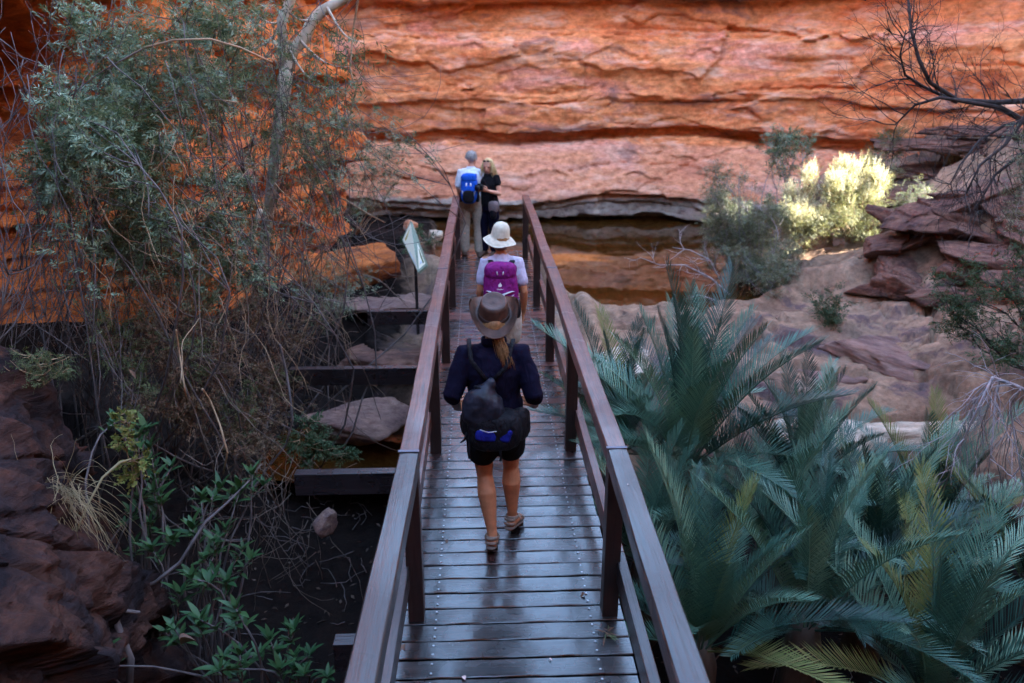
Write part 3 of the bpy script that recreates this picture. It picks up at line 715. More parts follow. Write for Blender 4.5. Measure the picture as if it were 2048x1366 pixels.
# ---- nearest walker: leather hat, navy shirt, black shorts
pf = at(987, 1098, z=0.0)
w1 = empty('person', pf, R(-2), 'person in brown leather hat, navy shirt and black shorts walking away', 'person')
J = dict(pelvis=(.015, .04, .95), chest=(.01, .03, 1.26), neck=(.012, .05, 1.43), head=(.012, .085, 1.545), yaw=0, pitch=R(-12), w=1.0,
         shL=(-.155, .03, 1.37), elL=(-.238, -.045, 1.12), wrL=(-.225, .12, .965), handL=((.3, .8, -.2), (1, 0, .2), -1, .9),
         shR=(.175, .03, 1.37), elR=(.262, -.05, 1.12), wrR=(.265, .11, .985), handR=((-.2, .85, -.1), (-1, 0, .2), 1, .9),
         hipL=(-.075, .04, .91), knL=(-.055, .10, .505), anL=(-.005, -.015, .105), toL=(-.01, .125, .022), heelL=(0, 0, .012),
         hipR=(.105, .04, .91), knR=(.115, .19, .52), anR=(.125, .20, .125), toR=(.165, .325, .045), heelR=(0, 0, 0))
_, q, M = body('body', w1, J, M_skin); eyes(q, M, w1)
torso_cloth('shirt', w1, J, M_navy, .88, .022, .555, (.066, .062), noise=.014)
leg_cloth('shorts', w1, J, M_black, .56, .026, hem=.102)
# shirt collar
mb = MB(); mb.tube([(.012+.072*math.sin(a), .045-.075*math.cos(a), 1.435+.012*math.cos(a)) for a in np.linspace(-2.4, 2.4, 15)], [(.026, .008)]*15, 8, side=(0, 0, 1)); mb.build('collar', M_navy, w1)
sandal(w1, J['anL'], J['toL'], (-.012, -.052, .078)); sandal(w1, J['anR'], J['toR'], (.108, .165, .088))
# leather hat with side-rolled brim
HM = Matrix.Rotation(R(4), 3, 'Z') @ Matrix.Rotation(R(24), 3, 'X')
def brim(a, r, z, i):
    if r > .108:
        u = (r-.108)/.075; side = math.cos(a)**2; z = z+u**1.5*(.085*side**1.2-.018*math.sin(a)**2)-.004; r = r-u*side*.020
    return r, z
hc = Vector(J['head'])+Vector((0, -.012, .055))
prof = [(.002, .094), (.03, .092), (.055, .093), (.072, .098), (.082, .096), (.089, .075), (.096, .03), (.101, 0), (.112, -.003), (.13, -.003), (.15, -.003), (.17, -.003), (.183, -.003)]
hat = polar('leather_hat', M_leather, w1, prof, 48, brim, HM, hc, sx=.93, sy=1.08)
hb = MB(); hb.tube([hc+HM @ Vector((.1015*.93*math.cos(a), .1015*1.08*math.sin(a), .012)) for a in np.linspace(0, 2*math.pi, 41)], [(.012, .003)]*41, 8, side=(0, 0, 1), cap=False); hb.build('hat_band', M_leather_d, hat)
# ponytail over the right shoulder blade
def pst(rg): return (.03+rg.gauss(0, .012), -.02+rg.gauss(0, .008), 1.50+rg.gauss(0, .012))
strands('ponytail', M_hairl, w1, pst, lambda rg, p, u: (.45-.25*u+rg.gauss(0, .12), -.55+.55*u, -.75-.6*u), .20, 240, .0026, 4)
hb = MB(); hb.ell((.012, .05, 1.535), (.083, .10, .088), None, 20, 12); hb.build('hair', M_hairl, w1, noise=.006, nscale=30)
hb = MB(); hb.tube([(.035+.016*math.cos(a), -.045+.008*math.sin(a), 1.492+.014*math.sin(a)) for a in np.linspace(0, 6.28, 13)], .006, 6, cap=False); hb.build('hair_tie', plain('red_patterned_tie', (.16, .03, .05), .8, .7, 120), w1)

bp = empty('drawstring_bag', pf, R(-2), 'small worn blue black leather bag on the nearest walker\'s back', 'bag')
mb = MB(); mb.ell((-.055, -.145, 1.07), (.125, .072, .125), Matrix.Rotation(R(12), 3, 'Y'), 22, 14, .8, .85); mb.limb([(-.03, -.13, 1.16), (.0, -.115, 1.24)], [(.075, .05), (.03, .028)], 14, side=(1, 0, 0))
mb.build('sack', M_bag, bp, voxel=.010, sm=4, noise=.016, nscale=13)
mb = MB(); mb.tube([(-.06+.018*math.cos(a)*2.3, -.125+.03*math.sin(a), 1.205+.006*math.sin(2*a)) for a in np.linspace(0, 6.28, 19)], .007, 6, cap=False); mb.build('drawstring', M_blackn, bp)
for sx, (a_, b_, c_) in ((-1, ((-.03, -.115, 1.24), (-.12, -.10, 1.36), (-.14, .02, 1.455))), (1, ((.01, -.115, 1.24), (.09, -.11, 1.33), (.13, .02, 1.455)))):
    MB().tube([a_, ((Vector(a_)+Vector(b_))/2), b_, ((Vector(b_)+Vector(c_))/2)+Vector((0, -.015, .012)), c_], [(.014, .005)]*5, 8, side=(1, 0, .2)).build('strap', M_blackn, bp)
wp = empty('waist_pack', pf, R(-2), 'black hip pack with cobalt blue panels worn by the nearest walker', 'bag')
mb = MB(); mb.ell((.015, -.135, .93), (.165, .085, .13), None, 24, 14, .6, .6); mb.ell((.16, -.06, .93), (.065, .075, .10), Matrix.Rotation(R(-25), 3, 'Z'), 16, 10, .6, .6); mb.ell((-.13, -.06, .93), (.06, .07, .09), Matrix.Rotation(R(25), 3, 'Z'), 16, 10, .6, .6)
mb.build('pouch', M_blackn, wp, voxel=.010, sm=4, noise=.010, nscale=12)
mb = MB(); mb.ell((-.035, -.213, .925), (.065, .014, .035), Matrix.Rotation(R(5), 3, 'Y'), 16, 8, .5); mb.build('blue_panel', M_bluen, wp, noise=.004)
mb = MB(); mb.ell((.085, -.208, .925), (.035, .014, .045), Matrix.Rotation(R(18), 3, 'Y'), 16, 8, .5); mb.build('blue_panel', M_bluen, wp, noise=.004)
MB().tube([(-.07, -.226, .972), (-.02, -.231, .955), (.03, -.230, .962)], .003, 6).build('zip', M_grey, wp)
for (a_, b_, c_) in (((-.14, -.10, .93), (-.165, -.15, .87), (-.19, -.13, .84)), ((-.13, -.13, .90), (-.14, -.19, .80), (-.135, -.185, .76)), ((.05, -.20, .84), (.055, -.19, .77), (.05, -.16, .73))):
    MB().tube([a_, b_, c_], [(.008, .003)]*3, 6, side=(1, .3, 0)).build('strap_end', M_blackn, wp)
MB().tube([(.175*math.sin(a), .045-.16*math.cos(a), 1.0) for a in np.linspace(-2.8, 2.8, 24)], [(.018, .004)]*24, 8, side=(0, 0, 1)).build('belt', M_blackn, wp)

# ---- second walker: cream bucket hat, lilac shirt, magenta pack
p2 = Vector((at(1004, 650, Y=6.95).x, 6.95, 0))
w2 = empty('person', p2, R(-4), 'person in cream bucket hat, lilac shirt and beige shorts walking away', 'person')
J = dict(pelvis=(0, .0, .93), chest=(0, .0, 1.24), neck=(-.005, .01, 1.42), head=(-.012, .035, 1.55), yaw=R(4), pitch=R(-10), w=.92,
         shL=(-.140, 0, 1.37), elL=(-.195, -.03, 1.10), wrL=(-.190, .09, .87), handL=((.1, .25, -1), (1, 0, 0), -1, .45),
         shR=(.140, 0, 1.37), elR=(.200, -.05, 1.10), wrR=(.195, .05, .87), handR=((-.1, .2, -1), (-1, 0, 0), 1, .45),
         hipL=(-.09, 0, .9), knL=(-.085, .10, .50), anL=(-.08, .16, .10), toL=(-.085, .30, .022),
         hipR=(.09, 0, .9), knR=(.085, .0, .49), anR=(.08, -.15, .13), toR=(.085, -.02, .022), heelR=(0, 0, .03))
_, q, M = body('body', w2, J, M_skin); eyes(q, M, w2)
torso_cloth('tshirt', w2, J, M_lilac, .90, .016, .33, (.058, .062), noise=.010)
leg_cloth('shorts', w2, J, M_beige, .62, .024, hem=.095)
for s_ in 'LR':
    a_, t_ = Vector(J['an'+s_]), Vector(J['to'+s_]); m_ = MB(); m_.limb([a_-Vector((0, .04, .05)), a_*.5+t_*.5, t_+Vector((0, .02, 0))], [(.042, .045), (.048, .042), (.046, .03)], 12, side=(1, 0, 0)); m_.limb([a_-Vector((0, 0, .04)), a_+Vector((0, 0, .05))], [.046, .045], 12)
    m_.build('shoe', M_boot, w2, voxel=.010, sm=2)
def bucket(a, r, z, i):
    if r > .105: z = z-.012*math.sin(3*a+.6)*(r-.105)/.09; r = r+.006*math.sin(2*a+1)
    return r, z
HM = Matrix.Rotation(R(8), 3, 'Y') @ Matrix.Rotation(R(8), 3, 'X')
hat = polar('bucket_hat', M_cream, w2, [(.002, .118), (.035, .115), (.062, .104), (.080, .085), (.092, .055), (.099, .018), (.103, -.012), (.112, -.018), (.135, -.030), (.158, -.046), (.172, -.058)], 48, bucket, HM, Vector(J['head'])+Vector((0, -.008, .045)), .84, .93)
hb = MB(); hb.ell(Vector(J['head'])+Vector((0, -.015, -.005)), (.082, .095, .095), None, 20, 12); hb.build('hair', M_hairl, w2, noise=.006, nscale=30)
def strap_curve(root, pts, r, mat, name='strap'):
    return MB().tube(pts, [r]*len(pts), 8, side=(1, 0, 0)).build(name, mat, root)
def backpack(root, mat, mat2, h=.46, w=.135, d=.095, z0=1.13, y0=-.20, lean=0, web=None):
    M_ = Matrix.Rotation(lean, 3, 'X'); o_ = Vector((0, y0, z0))
    P = lambda x, y, z: o_+M_ @ Vector((x, y, z))
    mb = MB(); mb.ell(P(0, 0, 0), (w, d, h/2), M_, 26, 18, .55, .7); mb.ell(P(0, -.035, -h*.12), (w*.78, d*.85, h*.30), M_, 22, 14, .55, .65)
    sh = mb.build('shell', mat, root, voxel=.009, sm=4, noise=.008, nscale=14)
    mb = MB(); mb.ell(P(0, -.012, h*.37), (w*.92, d*.95, h*.15), M_, 22, 12, .6, .7); mb.build('top_lid', mat, root, voxel=.009, sm=3, noise=.006, nscale=14)
    for sx in (-1, 1): MB().ell(P(sx*w*.95, -.005, -h*.26), (.032, .055, .085), M_, 14, 10, .6, .7).build('side_pocket', mat2, root, noise=.006)
    for sx in (-1, 1):
        strap_curve(root, [P(sx*.055, d*.9, h*.36), P(sx*.085, .10, h*.46), P(sx*.10, .17, h*.50), P(sx*.115, .26, h*.42), P(sx*.12, .31, h*.18), P(sx*.14, .26, -h*.10)], (.026, .007), mat2, 'shoulder_strap')
    return P
bk = empty('backpack', p2, R(-4), 'magenta backpack with grey webbing on the walker in the cream hat', 'backpack')
P = backpack(bk, M_purple, M_blackn, .53, .155, .105, 1.13, -.218, R(-4))
D_ = -.137
for sx in (-1, 1):
    strap_curve(bk, [P(sx*.145, -.02, .02), P(sx*.10, D_+.025, .035), P(sx*.03, D_-.004, .015), P(sx*.05, D_-.005, -.10), P(sx*.075, D_+.01, -.18)], (.012, .004), M_grey, 'webbing')
    strap_curve(bk, [P(sx*.13, -.06, .02), P(sx*.085, D_+.015, -.02), P(sx*.025, D_-.007, -.035), P(sx*.02, D_-.006, -.09)], (.011, .004), M_grey, 'webbing')
    strap_curve(bk, [P(sx*.022, -.115, .178), P(sx*.028, -.108, .205), P(sx*.016, -.085, .228)], (.006, .003), M_grey, 'lid_cord')
    strap_curve(bk, [P(sx*.10, D_+.02, -.17), P(sx*.12, D_+.03, -.22), P(sx*.115, D_+.035, -.27)], (.006, .003), M_grey, 'strap_end')
# maker's mark: small white flame shape and lettering below it
mb = MB(); b0 = [(-.016, 0), (-.013, .012), (-.004, .020), (.002, .030), (.008, .018), (.015, .010), (.014, -.002), (.004, -.008), (-.008, -.008)]
mb.v = [tuple(P(x, -.128-.004*0, .085+z)) for x, z in b0]+[tuple(P(x, -.124, .085+z)) for x, z in b0]; n_ = len(b0); mb.f = [tuple(range(n_))]+[(k, (k+1) % n_, n_+(k+1) % n_, n_+k) for k in range(n_)]
mb.build('printed_emblem', M_logo, bk, smooth=False)
tcu = bpy.data.curves.new('lettering', 'FONT'); tcu.body = 'deuter'; tcu.size = .021; tcu.align_x = 'CENTER'; tcu.extrude = .0008
to_ = bpy.data.objects.new('lettering', tcu); COL.objects.link(to_); to_.rotation_euler = (R(88), 0, 0); bpy.context.view_layer.update()
tme = bpy.data.meshes.new_from_object(to_.evaluated_get(bpy.context.evaluated_depsgraph_get())); bpy.data.objects.remove(to_)
tme.materials.clear(); tme.materials.append(M_logo)
inst(tme, 'lettering', bk, P(0, -.1305, .052), (R(86), 0, 0))

# ---- man at the far end, seen from behind
p3 = at(944, 512, z=0.0)
w3 = empty('person', p3, R(-6), 'grey haired person in white shirt and khaki trousers at the far end', 'person')
J = dict(pelvis=(0, 0, .95), chest=(0, .0, 1.28), neck=(.005, .02, 1.47), head=(.02, .05, 1.60), yaw=R(-35), pitch=R(-18), w=1.0,
         shL=(-.155, 0, 1.41), elL=(-.205, -.02, 1.13), wrL=(-.18, .14, .93), handL=((.2, .6, -.6), (1, 0, 0), -1, .5),
         shR=(.155, 0, 1.41), elR=(.215, .04, 1.13), wrR=(.40, .24, 1.19), handR=((.7, .6, .25), (-.3, .2, 1), 1, .6),
         hipL=(-.10, 0, .92), knL=(-.115, .03, .50), anL=(-.12, -.01, .10), toL=(-.15, .14, .022),
         hipR=(.10, 0, .92), knR=(.115, .03, .50), anR=(.12, .0, .10), toR=(.14, .15, .022))
_, q, M = body('body', w3, J, M_skin_f, voxel=.008); eyes(q, M, w3)
torso_cloth('tshirt', w3, J, M_white, .88, .020, .40, (.062, .068), noise=.012)
leg_cloth('trousers', w3, J, M_khaki, 1.97, .034, noise=.011)
for s_ in 'LR':
    a_, t_ = Vector(J['an'+s_]), Vector(J['to'+s_]); m_ = MB(); m_.limb([a_-Vector((0, .04, .05)), a_*.5+t_*.5, t_+Vector((0, .02, 0))], [(.045, .05), (.052, .044), (.05, .032)], 12, side=(1, 0, 0)); m_.limb([a_-Vector((0, 0, .04)), a_+Vector((0, 0, .06))], [.05, .05], 12)
    m_.build('boot', M_boot, w3, voxel=.010, sm=2)
mb = MB(); mb.ell(q(0, -.022, .032), (.083, .092, .094), M, 22, 14); mb.build('hair', M_hairg, w3, noise=.010, nscale=40)
def gst(rg_):
    a = rg_.uniform(R(60), R(300)); u = rg_.uniform(-.4, 1); return q(.080*math.sin(a)*math.sqrt(1-max(0, u)**2), .088*math.cos(a)*math.sqrt(1-max(0, u)**2)-.022, .032+.09*u)
strands('short_hair', M_hairg, w3, gst, lambda rg_, p, u: tuple((p-q(0, -.02, .09))*4+Vector((rg_.gauss(0, .3), rg_.gauss(0, .3), rg_.gauss(-.3, .3)))), .035, 420, .0035, 14, 3)
bk = empty('backpack', p3, R(-6), 'royal blue backpack with black straps on the grey haired person', 'backpack')
P = backpack(bk, M_blue, M_blackn, .48, .14, .10, 1.15, -.215, R(-3))
MB().ell(P(0, -.105, -.11), (.095, .035, .10), Matrix.Identity(3), 18, 12, .6).build('mesh_pocket', M_blackn, bk, noise=.008)
for sx in (-1, 1):
    strap_curve(bk, [P(sx*.145, -.02, .0), P(sx*.10, -.10, -.03), P(sx*.07, -.12, -.15)], (.009, .004), M_grey, 'webbing')
    strap_curve(bk, [P(sx*.035, -.10, .10), P(sx*.035, -.108, .05)], (.012, .004), M_logo, 'reflective_tab')

# ---- blonde person facing the photographer, holding a camera
p4 = Vector((at(979, 480, Y=13.1).x, 13.10, 0))
w4 = empty('person', p4, R(150), 'blonde person in black top turned toward the grey haired person', 'person')
J = dict(pelvis=(0, 0, .90), chest=(0, 0, 1.20), neck=(0, .01, 1.37), head=(0, .03, 1.49), yaw=R(12), pitch=R(-14), w=.92,
         shL=(-.135, 0, 1.32), elL=(-.21, .02, 1.06), wrL=(-.10, .23, 1.13), handL=((.5, .7, .3), (.6, -.3, .3), -1, .7),
         shR=(.135, 0, 1.32), elR=(.21, .02, 1.06), wrR=(.07, .23, 1.12), handR=((-.5, .7, .3), (-.6, -.3, .3), 1, .7),
         hipL=(-.085, 0, .87), knL=(-.09, .02, .47), anL=(-.09, 0, .10), toL=(-.10, .14, .022),
         hipR=(.085, 0, .87), knR=(.09, .03, .47), anR=(.09, .0, .10), toR=(.11, .14, .022))
_, q, M = body('body', w4, J, M_skin_f, voxel=.008); eyes(q, M, w4)
torso_cloth('top', w4, J, M_black, .86, .020, .18, (.066, .066), noise=.008)
leg_cloth('trousers', w4, J, M_navy, 1.9, .02)
for s_ in 'LR':
    a_, t_ = Vector(J['an'+s_]), Vector(J['to'+s_]); m_ = MB(); m_.limb([a_-Vector((0, .04, .05)), a_*.5+t_*.5, t_+Vector((0, .02, 0))], [(.04, .045), (.046, .04), (.044, .03)], 12, side=(1, 0, 0)); m_.limb([a_-Vector((0, 0, .04)), a_+Vector((0, 0, .05))], [.045, .045], 12)
    m_.build('boot', M_boot, w4, voxel=.010, sm=2)
mb = MB(); mb.ell(q(0, -.025, .035), (.088, .090, .090), M, 22, 14); mb.build('hair', M_hairb, w4, noise=.010, nscale=30)
def hst(rg):
    a = rg.uniform(R(55), R(305)); return q(.080*math.sin(a), .085*math.cos(a)-.015, rg.uniform(.0, .08))
strands('loose_hair', M_hairb, w4, hst, lambda rg, p, u: ((p-q(0, 0, 0)).x*3+rg.gauss(0, .2), (p-q(0, 0, 0)).y*3, -1), .20, 220, .005, 9)
sg_ = MB(); [sg_.ell(q(sx*.032, .066, .112), (.027, .012, .016), M, 10, 6) for sx in (-1, 1)]; sg_.tube([q(-.075, .0, .08), q(-.06, .05, .108), q(.06, .05, .108), q(.075, 0, .08)], .003, 6); sg_.build('sunglasses', M_cam, w4)
cm = empty('camera_in_hands', p4, R(150), 'black camera held up by the blonde person', 'camera')
mb = MB(); mb.box((-.015, .335, 1.19), (.065, .030, .042)); cb_ = mb.build('camera_body', M_cam, cm, smooth=False, bevel=.008)
MB().tube([(-.015, .36, 1.19), (-.015, .43, 1.185)], .036, 18).build('lens', M_cam, cm); MB().ell((-.015, .43, 1.185), (.030, .004, .030)).build('lens_glass', M_glass, cm)
MB().box((-.015, .335, 1.24), (.025, .024, .012)).build('viewfinder', M_cam, cm, smooth=False, bevel=.004)
hp_ = empty('hip_pouch', p4, R(150), 'grey and black camera pouch hanging at the blonde person\'s hip', 'bag')
MB().ell((-.15, .12, .86), (.085, .065, .095), None, 18, 12, .6).build('pouch', cloth('taupe_nylon', (.16, .12, .12)), hp_, noise=.006)
MB().ell((-.16, .14, .75), (.055, .05, .08), None, 16, 10, .6).build('lens_case', M_blackn, hp_, noise=.005)
MB().tube([(-.15, .12, .93), (-.10, .16, 1.15), (.05, .12, 1.30), (.13, 0, 1.37)], [(.012, .004)]*4, 6).build('strap', M_blackn, hp_)

# ------------------------------------------------------------------ interpretive sign beside the far end
A_, B_, C_, D_ = at(821, 441, Y=12.15), at(804, 480, Y=12.0), at(836, 545, Y=11.25), at(853, 530, Y=11.4)
def quad(name, pts, mat, parent, t=.0, lift=0):
    a, b, c, d = [Vector(p) for p in pts]; n = (b-a).cross(d-a).normalized()
    if n.z < 0: n = -n
    up = [tuple(p+n*lift) for p in (a, b, c, d)]; lo = [tuple(p+n*(lift-t)) for p in (a, b, c, d)]
    return mk(name, up+lo, [(0, 1, 2, 3), (7, 6, 5, 4), (0, 4, 5, 1), (1, 5, 6, 2), (2, 6, 7, 3), (3, 7, 4, 0)], mat, parent, smooth=False)
sg = empty('information_sign', (0, 0, 0), 0, 'slanted information board with green frame left of the bridge end', 'sign')
M_green = plain('sage_green_paint', (.15, .19, .14), .6, .15); M_panel = plain('cream_print', (.60, .56, .42), .5, .06, 6)
quad('frame', (A_, B_, C_, D_), M_green, sg, .05)
U = lambda u, v: A_*(1-u)*(1-v)+B_*(1-u)*v+C_*u*v+D_*u*(1-v)
quad('panel', (U(.04, .06), U(.04, .94), U(.96, .94), U(.96, .06)), M_panel, sg, .006, .007)
M_p1 = plain('print_blue', (.32, .40, .48), .5, .5, 9); M_p2 = plain('print_olive', (.09, .12, .05), .5, .5, 14); M_p3 = plain('print_ochre', (.42, .32, .12), .5, .3, 9)
quad('printed_picture', (U(.45, .30), U(.45, .90), U(.90, .90), U(.90, .30)), M_p1, sg, .004, .012)
quad('printed_picture', (U(.62, .12), U(.62, .26), U(.93, .26), U(.93, .12)), M_p2, sg, .004, .012)
quad('printed_text_block', (U(.10, .20), U(.10, .80), U(.16, .80), U(.16, .20)), M_p3, sg, .004, .012)
quad('printed_text_block', (U(.42, .15), U(.42, .24), U(.56, .24), U(.56, .15)), M_p2, sg, .004, .012)
for u in (.55,):
    a_ = U(u, .5)-Vector((0, 0, .05)); gz = float(ground_full(np.array([a_.x]), np.array([a_.y]))[0])
    MB().box((a_.x, a_.y, (a_.z+gz-.1)/2), (.022, .022, (a_.z-gz+.1)/2)).build('leg', M_beam, sg, smooth=False)

# ------------------------------------------------------------------ boulders
def gz(x, y): return float(ground_full(np.array([float(x)]), np.array([float(y)]))[0])
def hitg(px, py, lift=0.0):
    d = (CAM_M @ Vector((px-1024, 683-py, -F_PX))).normalized(); t = np.arange(4, 26, .05)
    X = CAM.x+d.x*t; Y = CAM.y+d.y*t; Z = CAM.z+d.z*t; k = np.nonzero(Z < ground_full(X, Y))[0]
    i = k[0] if len(k) else len(t)-1
    return Vector((X[i], Y[i], Z[i]+lift))
_bm = {}
def boulder_mesh(seed, mat, flat=.6):
    key = (seed, mat.name)
    if key in _bm: return _bm[key]
    r_ = np.random.RandomState(seed); nu, nv = 96, 56
    U_, V_ = np.meshgrid(np.linspace(0, 2*np.pi, nu, endpoint=False), np.linspace(-np.pi/2, np.pi/2, nv))
    d = np.stack([np.cos(V_)*np.cos(U_), np.cos(V_)*np.sin(U_), np.sin(V_)], -1)
    n = r_.normal(size=(15, 3)); n /= np.linalg.norm(n, axis=1)[:, None]; dist = r_.uniform(.62, 1.0, 15)
    n[0] = (0, 0, 1); dist[0] = flat; n[1] = (0, 0, -1); dist[1] = .6
    dots = np.maximum(d @ n.T, 1e-3); rad = dist/dots
    rad = (np.sum(np.clip(rad, 0, 3)**-22., -1))**(-1/22.)
    o_, e_, h_ = facets(U_*1.6+.3*fbm(U_*2, V_*2, seed, 2), V_*2.6+.3*fbm(U_*2, V_*2, seed+1, 2), seed); ed = np.cos(V_)
    rad = rad*(1+.12*fbm(d[..., 0]*2+d[..., 2], d[..., 1]*2+seed, seed, 5, .6)+.035*fbm(d[..., 0]*9, d[..., 1]*9+d[..., 2]*9, seed+3, 4, .6)+ed*.07*o_-ed*.06*ss(.06, 0, e_))
    v = d*rad[..., None]; i = np.arange(nu*nv).reshape(nv, nu); j = np.roll(i, -1, 1)
    q = np.stack([i[:-1], j[:-1], j[1:], i[1:]], -1).reshape(-1, 4)
    o = mk('boulder', v.reshape(-1, 3), q, mat, smooth=False); me = o.data; bpy.data.objects.remove(o); _bm[key] = me; return me
def boulder(p, size, seed, mat, label, group=None, rz=0, name='boulder', flat=.6, tilt=(0, 0)):
    o = bpy.data.objects.new(name, boulder_mesh(seed, mat, flat)); COL.objects.link(o); o.location = p; o.rotation_euler = (tilt[0], tilt[1], rz); o.scale = size
    return tag(o, label, 'boulder', group)
boulder(at(1690, 850, Y=9.2)+Vector((0, 0, -.28)), (1.15, .55, .55), 3, M_pale, 'long cream boulder behind the cycads, below the red slab', rz=R(8))
boulder(at(1240, 700, Y=9.6)+Vector((0, 0, -.35)), (.62, .5, .45), 5, M_pale, 'pale boulder beside the right handrail behind blue green fronds', rz=R(40))
boulder(at(870, 472, z=-.15)+Vector((0, 0, 0)), (.17, .16, .16), 8, M_pale, 'small white stone behind the left handrail near the sign')
boulder(at(822, 452, Y=15.0)+Vector((0, 0, 0)), (.16, .14, .16), 9, M_cliff, 'small orange stone behind the top of the information board', tilt=(0, R(20)))
boulder(at(700, 815, Y=9.3)+Vector((0, 0, -.22)), (.62, .42, .30), 11, M_slab, 'flat pale topped rock in the gully between two black bearers', rz=R(-10), flat=.5)
boulder(at(765, 690, Y=11.2)+Vector((0, 0, -.3)), (.85, .6, .42), 12, M_bank, 'purple grey slab left of the bridge behind the second bearer', rz=R(15), flat=.5)
boulder(at(775, 590, Y=12.6)+Vector((0, 0, -.12)), (.80, .55, .24), 13, M_slab, 'pinkish slab below the information board', rz=R(-8), flat=.5)
boulder(at(690, 545, Y=13.2)+Vector((0, 0, -.05)), (1.15, .8, .62), 14, M_block, 'overhanging orange block with dark underside beside the sign', rz=R(25), tilt=(0, R(-12)))
boulder(at(1640, 700, Y=10.9)+Vector((0, 0, -.38)), (1.5, .75, .55), 15, M_slab, 'broad purple red slab right of the cycad tips', rz=R(-22), flat=.42)
boulder(at(1820, 690, Y=10.6)+Vector((0, 0, -.30)), (1.3, .7, .5), 16, M_slab, 'tilted red slab beside the diagonal crack on the right', rz=R(-30), flat=.45, tilt=(0, R(8)))
boulder(at(1420, 640, Y=12.2)+Vector((0, 0, -.28)), (1.3, .55, .33), 17, M_slab, 'low rounded slab at the near edge of the pool', rz=R(4), flat=.5)
rg = random.Random(21)
ORD = ['largest', 'second largest', 'third largest', 'fourth largest', 'fifth largest', 'sixth largest', 'seventh largest', 'eighth largest', 'ninth largest', 'tenth largest', 'eleventh largest', 'twelfth largest']
RB = []
for k in range(38):
    px = rg.uniform(1735, 2060); py = rg.uniform(400, 600); p = hitg(px, py); s_ = rg.uniform(.22, .50); RB.append((px, py, p, s_, s_*pxm(p)))
RB.sort(key=lambda a: -a[4]); seen = {}
for k, (px, py, p, s_, _) in enumerate(RB):
    cell = ('left end' if px < 1845 else 'middle' if px < 1950 else 'right end', 'upper' if py < 470 else 'central' if py < 535 else 'lower')
    i = seen.get(cell, 0); seen[cell] = i+1
    boulder(p+Vector((0, 0, s_*.12)), (s_*rg.uniform(1, 1.6), s_*.9, s_*rg.uniform(.5, .8)), 30+k % 8, M_bank, '%s dark red rock, %s row, %s of the rubble bank' % (ORD[i], cell[1], cell[0]), 'rubble bank rocks', rg.uniform(0, 3), tilt=(rg.uniform(-.35, .35), rg.uniform(-.35, .35)))
SH = sorted([(rg.uniform(250, 400), rg.uniform(1800, 2080)) for k in range(14)])
NTH = ['topmost', 'second', 'third', 'fourth', 'fifth', 'sixth', 'seventh', 'eighth', 'ninth', 'tenth', 'eleventh', 'twelfth', 'thirteenth', 'lowest']
for k, (py, px) in enumerate(SH):
    p = at(px, py, Y=16.8+rg.uniform(-.3, .5)); s_ = rg.uniform(.5, .9)
    boulder(p-Vector((0, 0, .1)), (s_*rg.uniform(.8, 1.5), s_*.7, s_*rg.uniform(.22, .42)), 40+k % 6, M_bank, '%s rock shelf from the top under the dead branches' % NTH[k], 'layered rock shelves', rg.uniform(-.6, .6), name='rock_shelf', flat=.55)

# ------------------------------------------------------------------ plants
def bark(name, lo, hi, rough=.85): 
    m, t, p = nt(name); t.links.new(ramp(t, [(.3, lo), (.7, hi)], noise_tex(t, 9, mul=(1, 1, .3), detail=4)), p.inputs['Base Color']); p.inputs['Roughness'].default_value = rough
    bump(t, p, noise_tex(t, 25, mul=(1, 1, .25), detail=3), .5, .01); return m
M_gum = bark('pale_gum_bark', (.28, .22, .16), (.52, .44, .34)); M_bark = bark('brown_bark', (.06, .04, .03), (.15, .10, .075)); M_dead = bark('grey_dead_wood', (.16, .14, .15), (.34, .31, .31))
M_blackb = bark('blackened_wood', (.012, .009, .009), (.04, .03, .028)); M_tan = bark('tan_vine', (.16, .10, .055), (.36, .24, .14)); M_mauve = bark('grey_mauve_vine', (.035, .027, .027), (.135, .105, .10))
M_straw = foliage('dry_grass', [(.22, .16, .09), (.36, .28, .16), (.20, .20, .11)], .2)
L_acacia = foliage('acacia_leaf', [(.05, .085, .055), (.11, .17, .11), (.17, .235, .155), (.25, .31, .20), (.15, .18, .07)], .25, .5, .3, 1.0)
L_dull = foliage('olive_leaf', [(.05, .075, .04), (.09, .12, .055), (.13, .14, .06)], .25)
L_fig = foliage('fig_leaf', [(.012, .040, .018), (.022, .064, .024), (.042, .09, .030), (.018, .055, .034)], .15, .42, .22)
L_cycad = foliage('cycad_frond', [(.006, .020, .016), (.024, .068, .050), (.075, .17, .118), (.20, .32, .20)], .05, .36, .35, .22)
L_grey = foliage('grey_green_leaf', [(.07, .09, .06), (.14, .165, .11), (.22, .24, .16), (.28, .29, .19)], .3, rnd=1.0)
L_sunny = foliage('yellow_green_leaf', [(.14, .16, .09), (.26, .26, .16), (.46, .44, .32)], .4)
L_plume_sun = foliage('sun_highlight_plume', [(.45, .42, .28), (.62, .58, .42), (.70, .66, .50)], .35)  # pale cream paints the sun highlight on the shrub tips
L_small = foliage('small_green_leaf', [(.03, .06, .03), (.05, .09, .045), (.08, .11, .05)], .25)

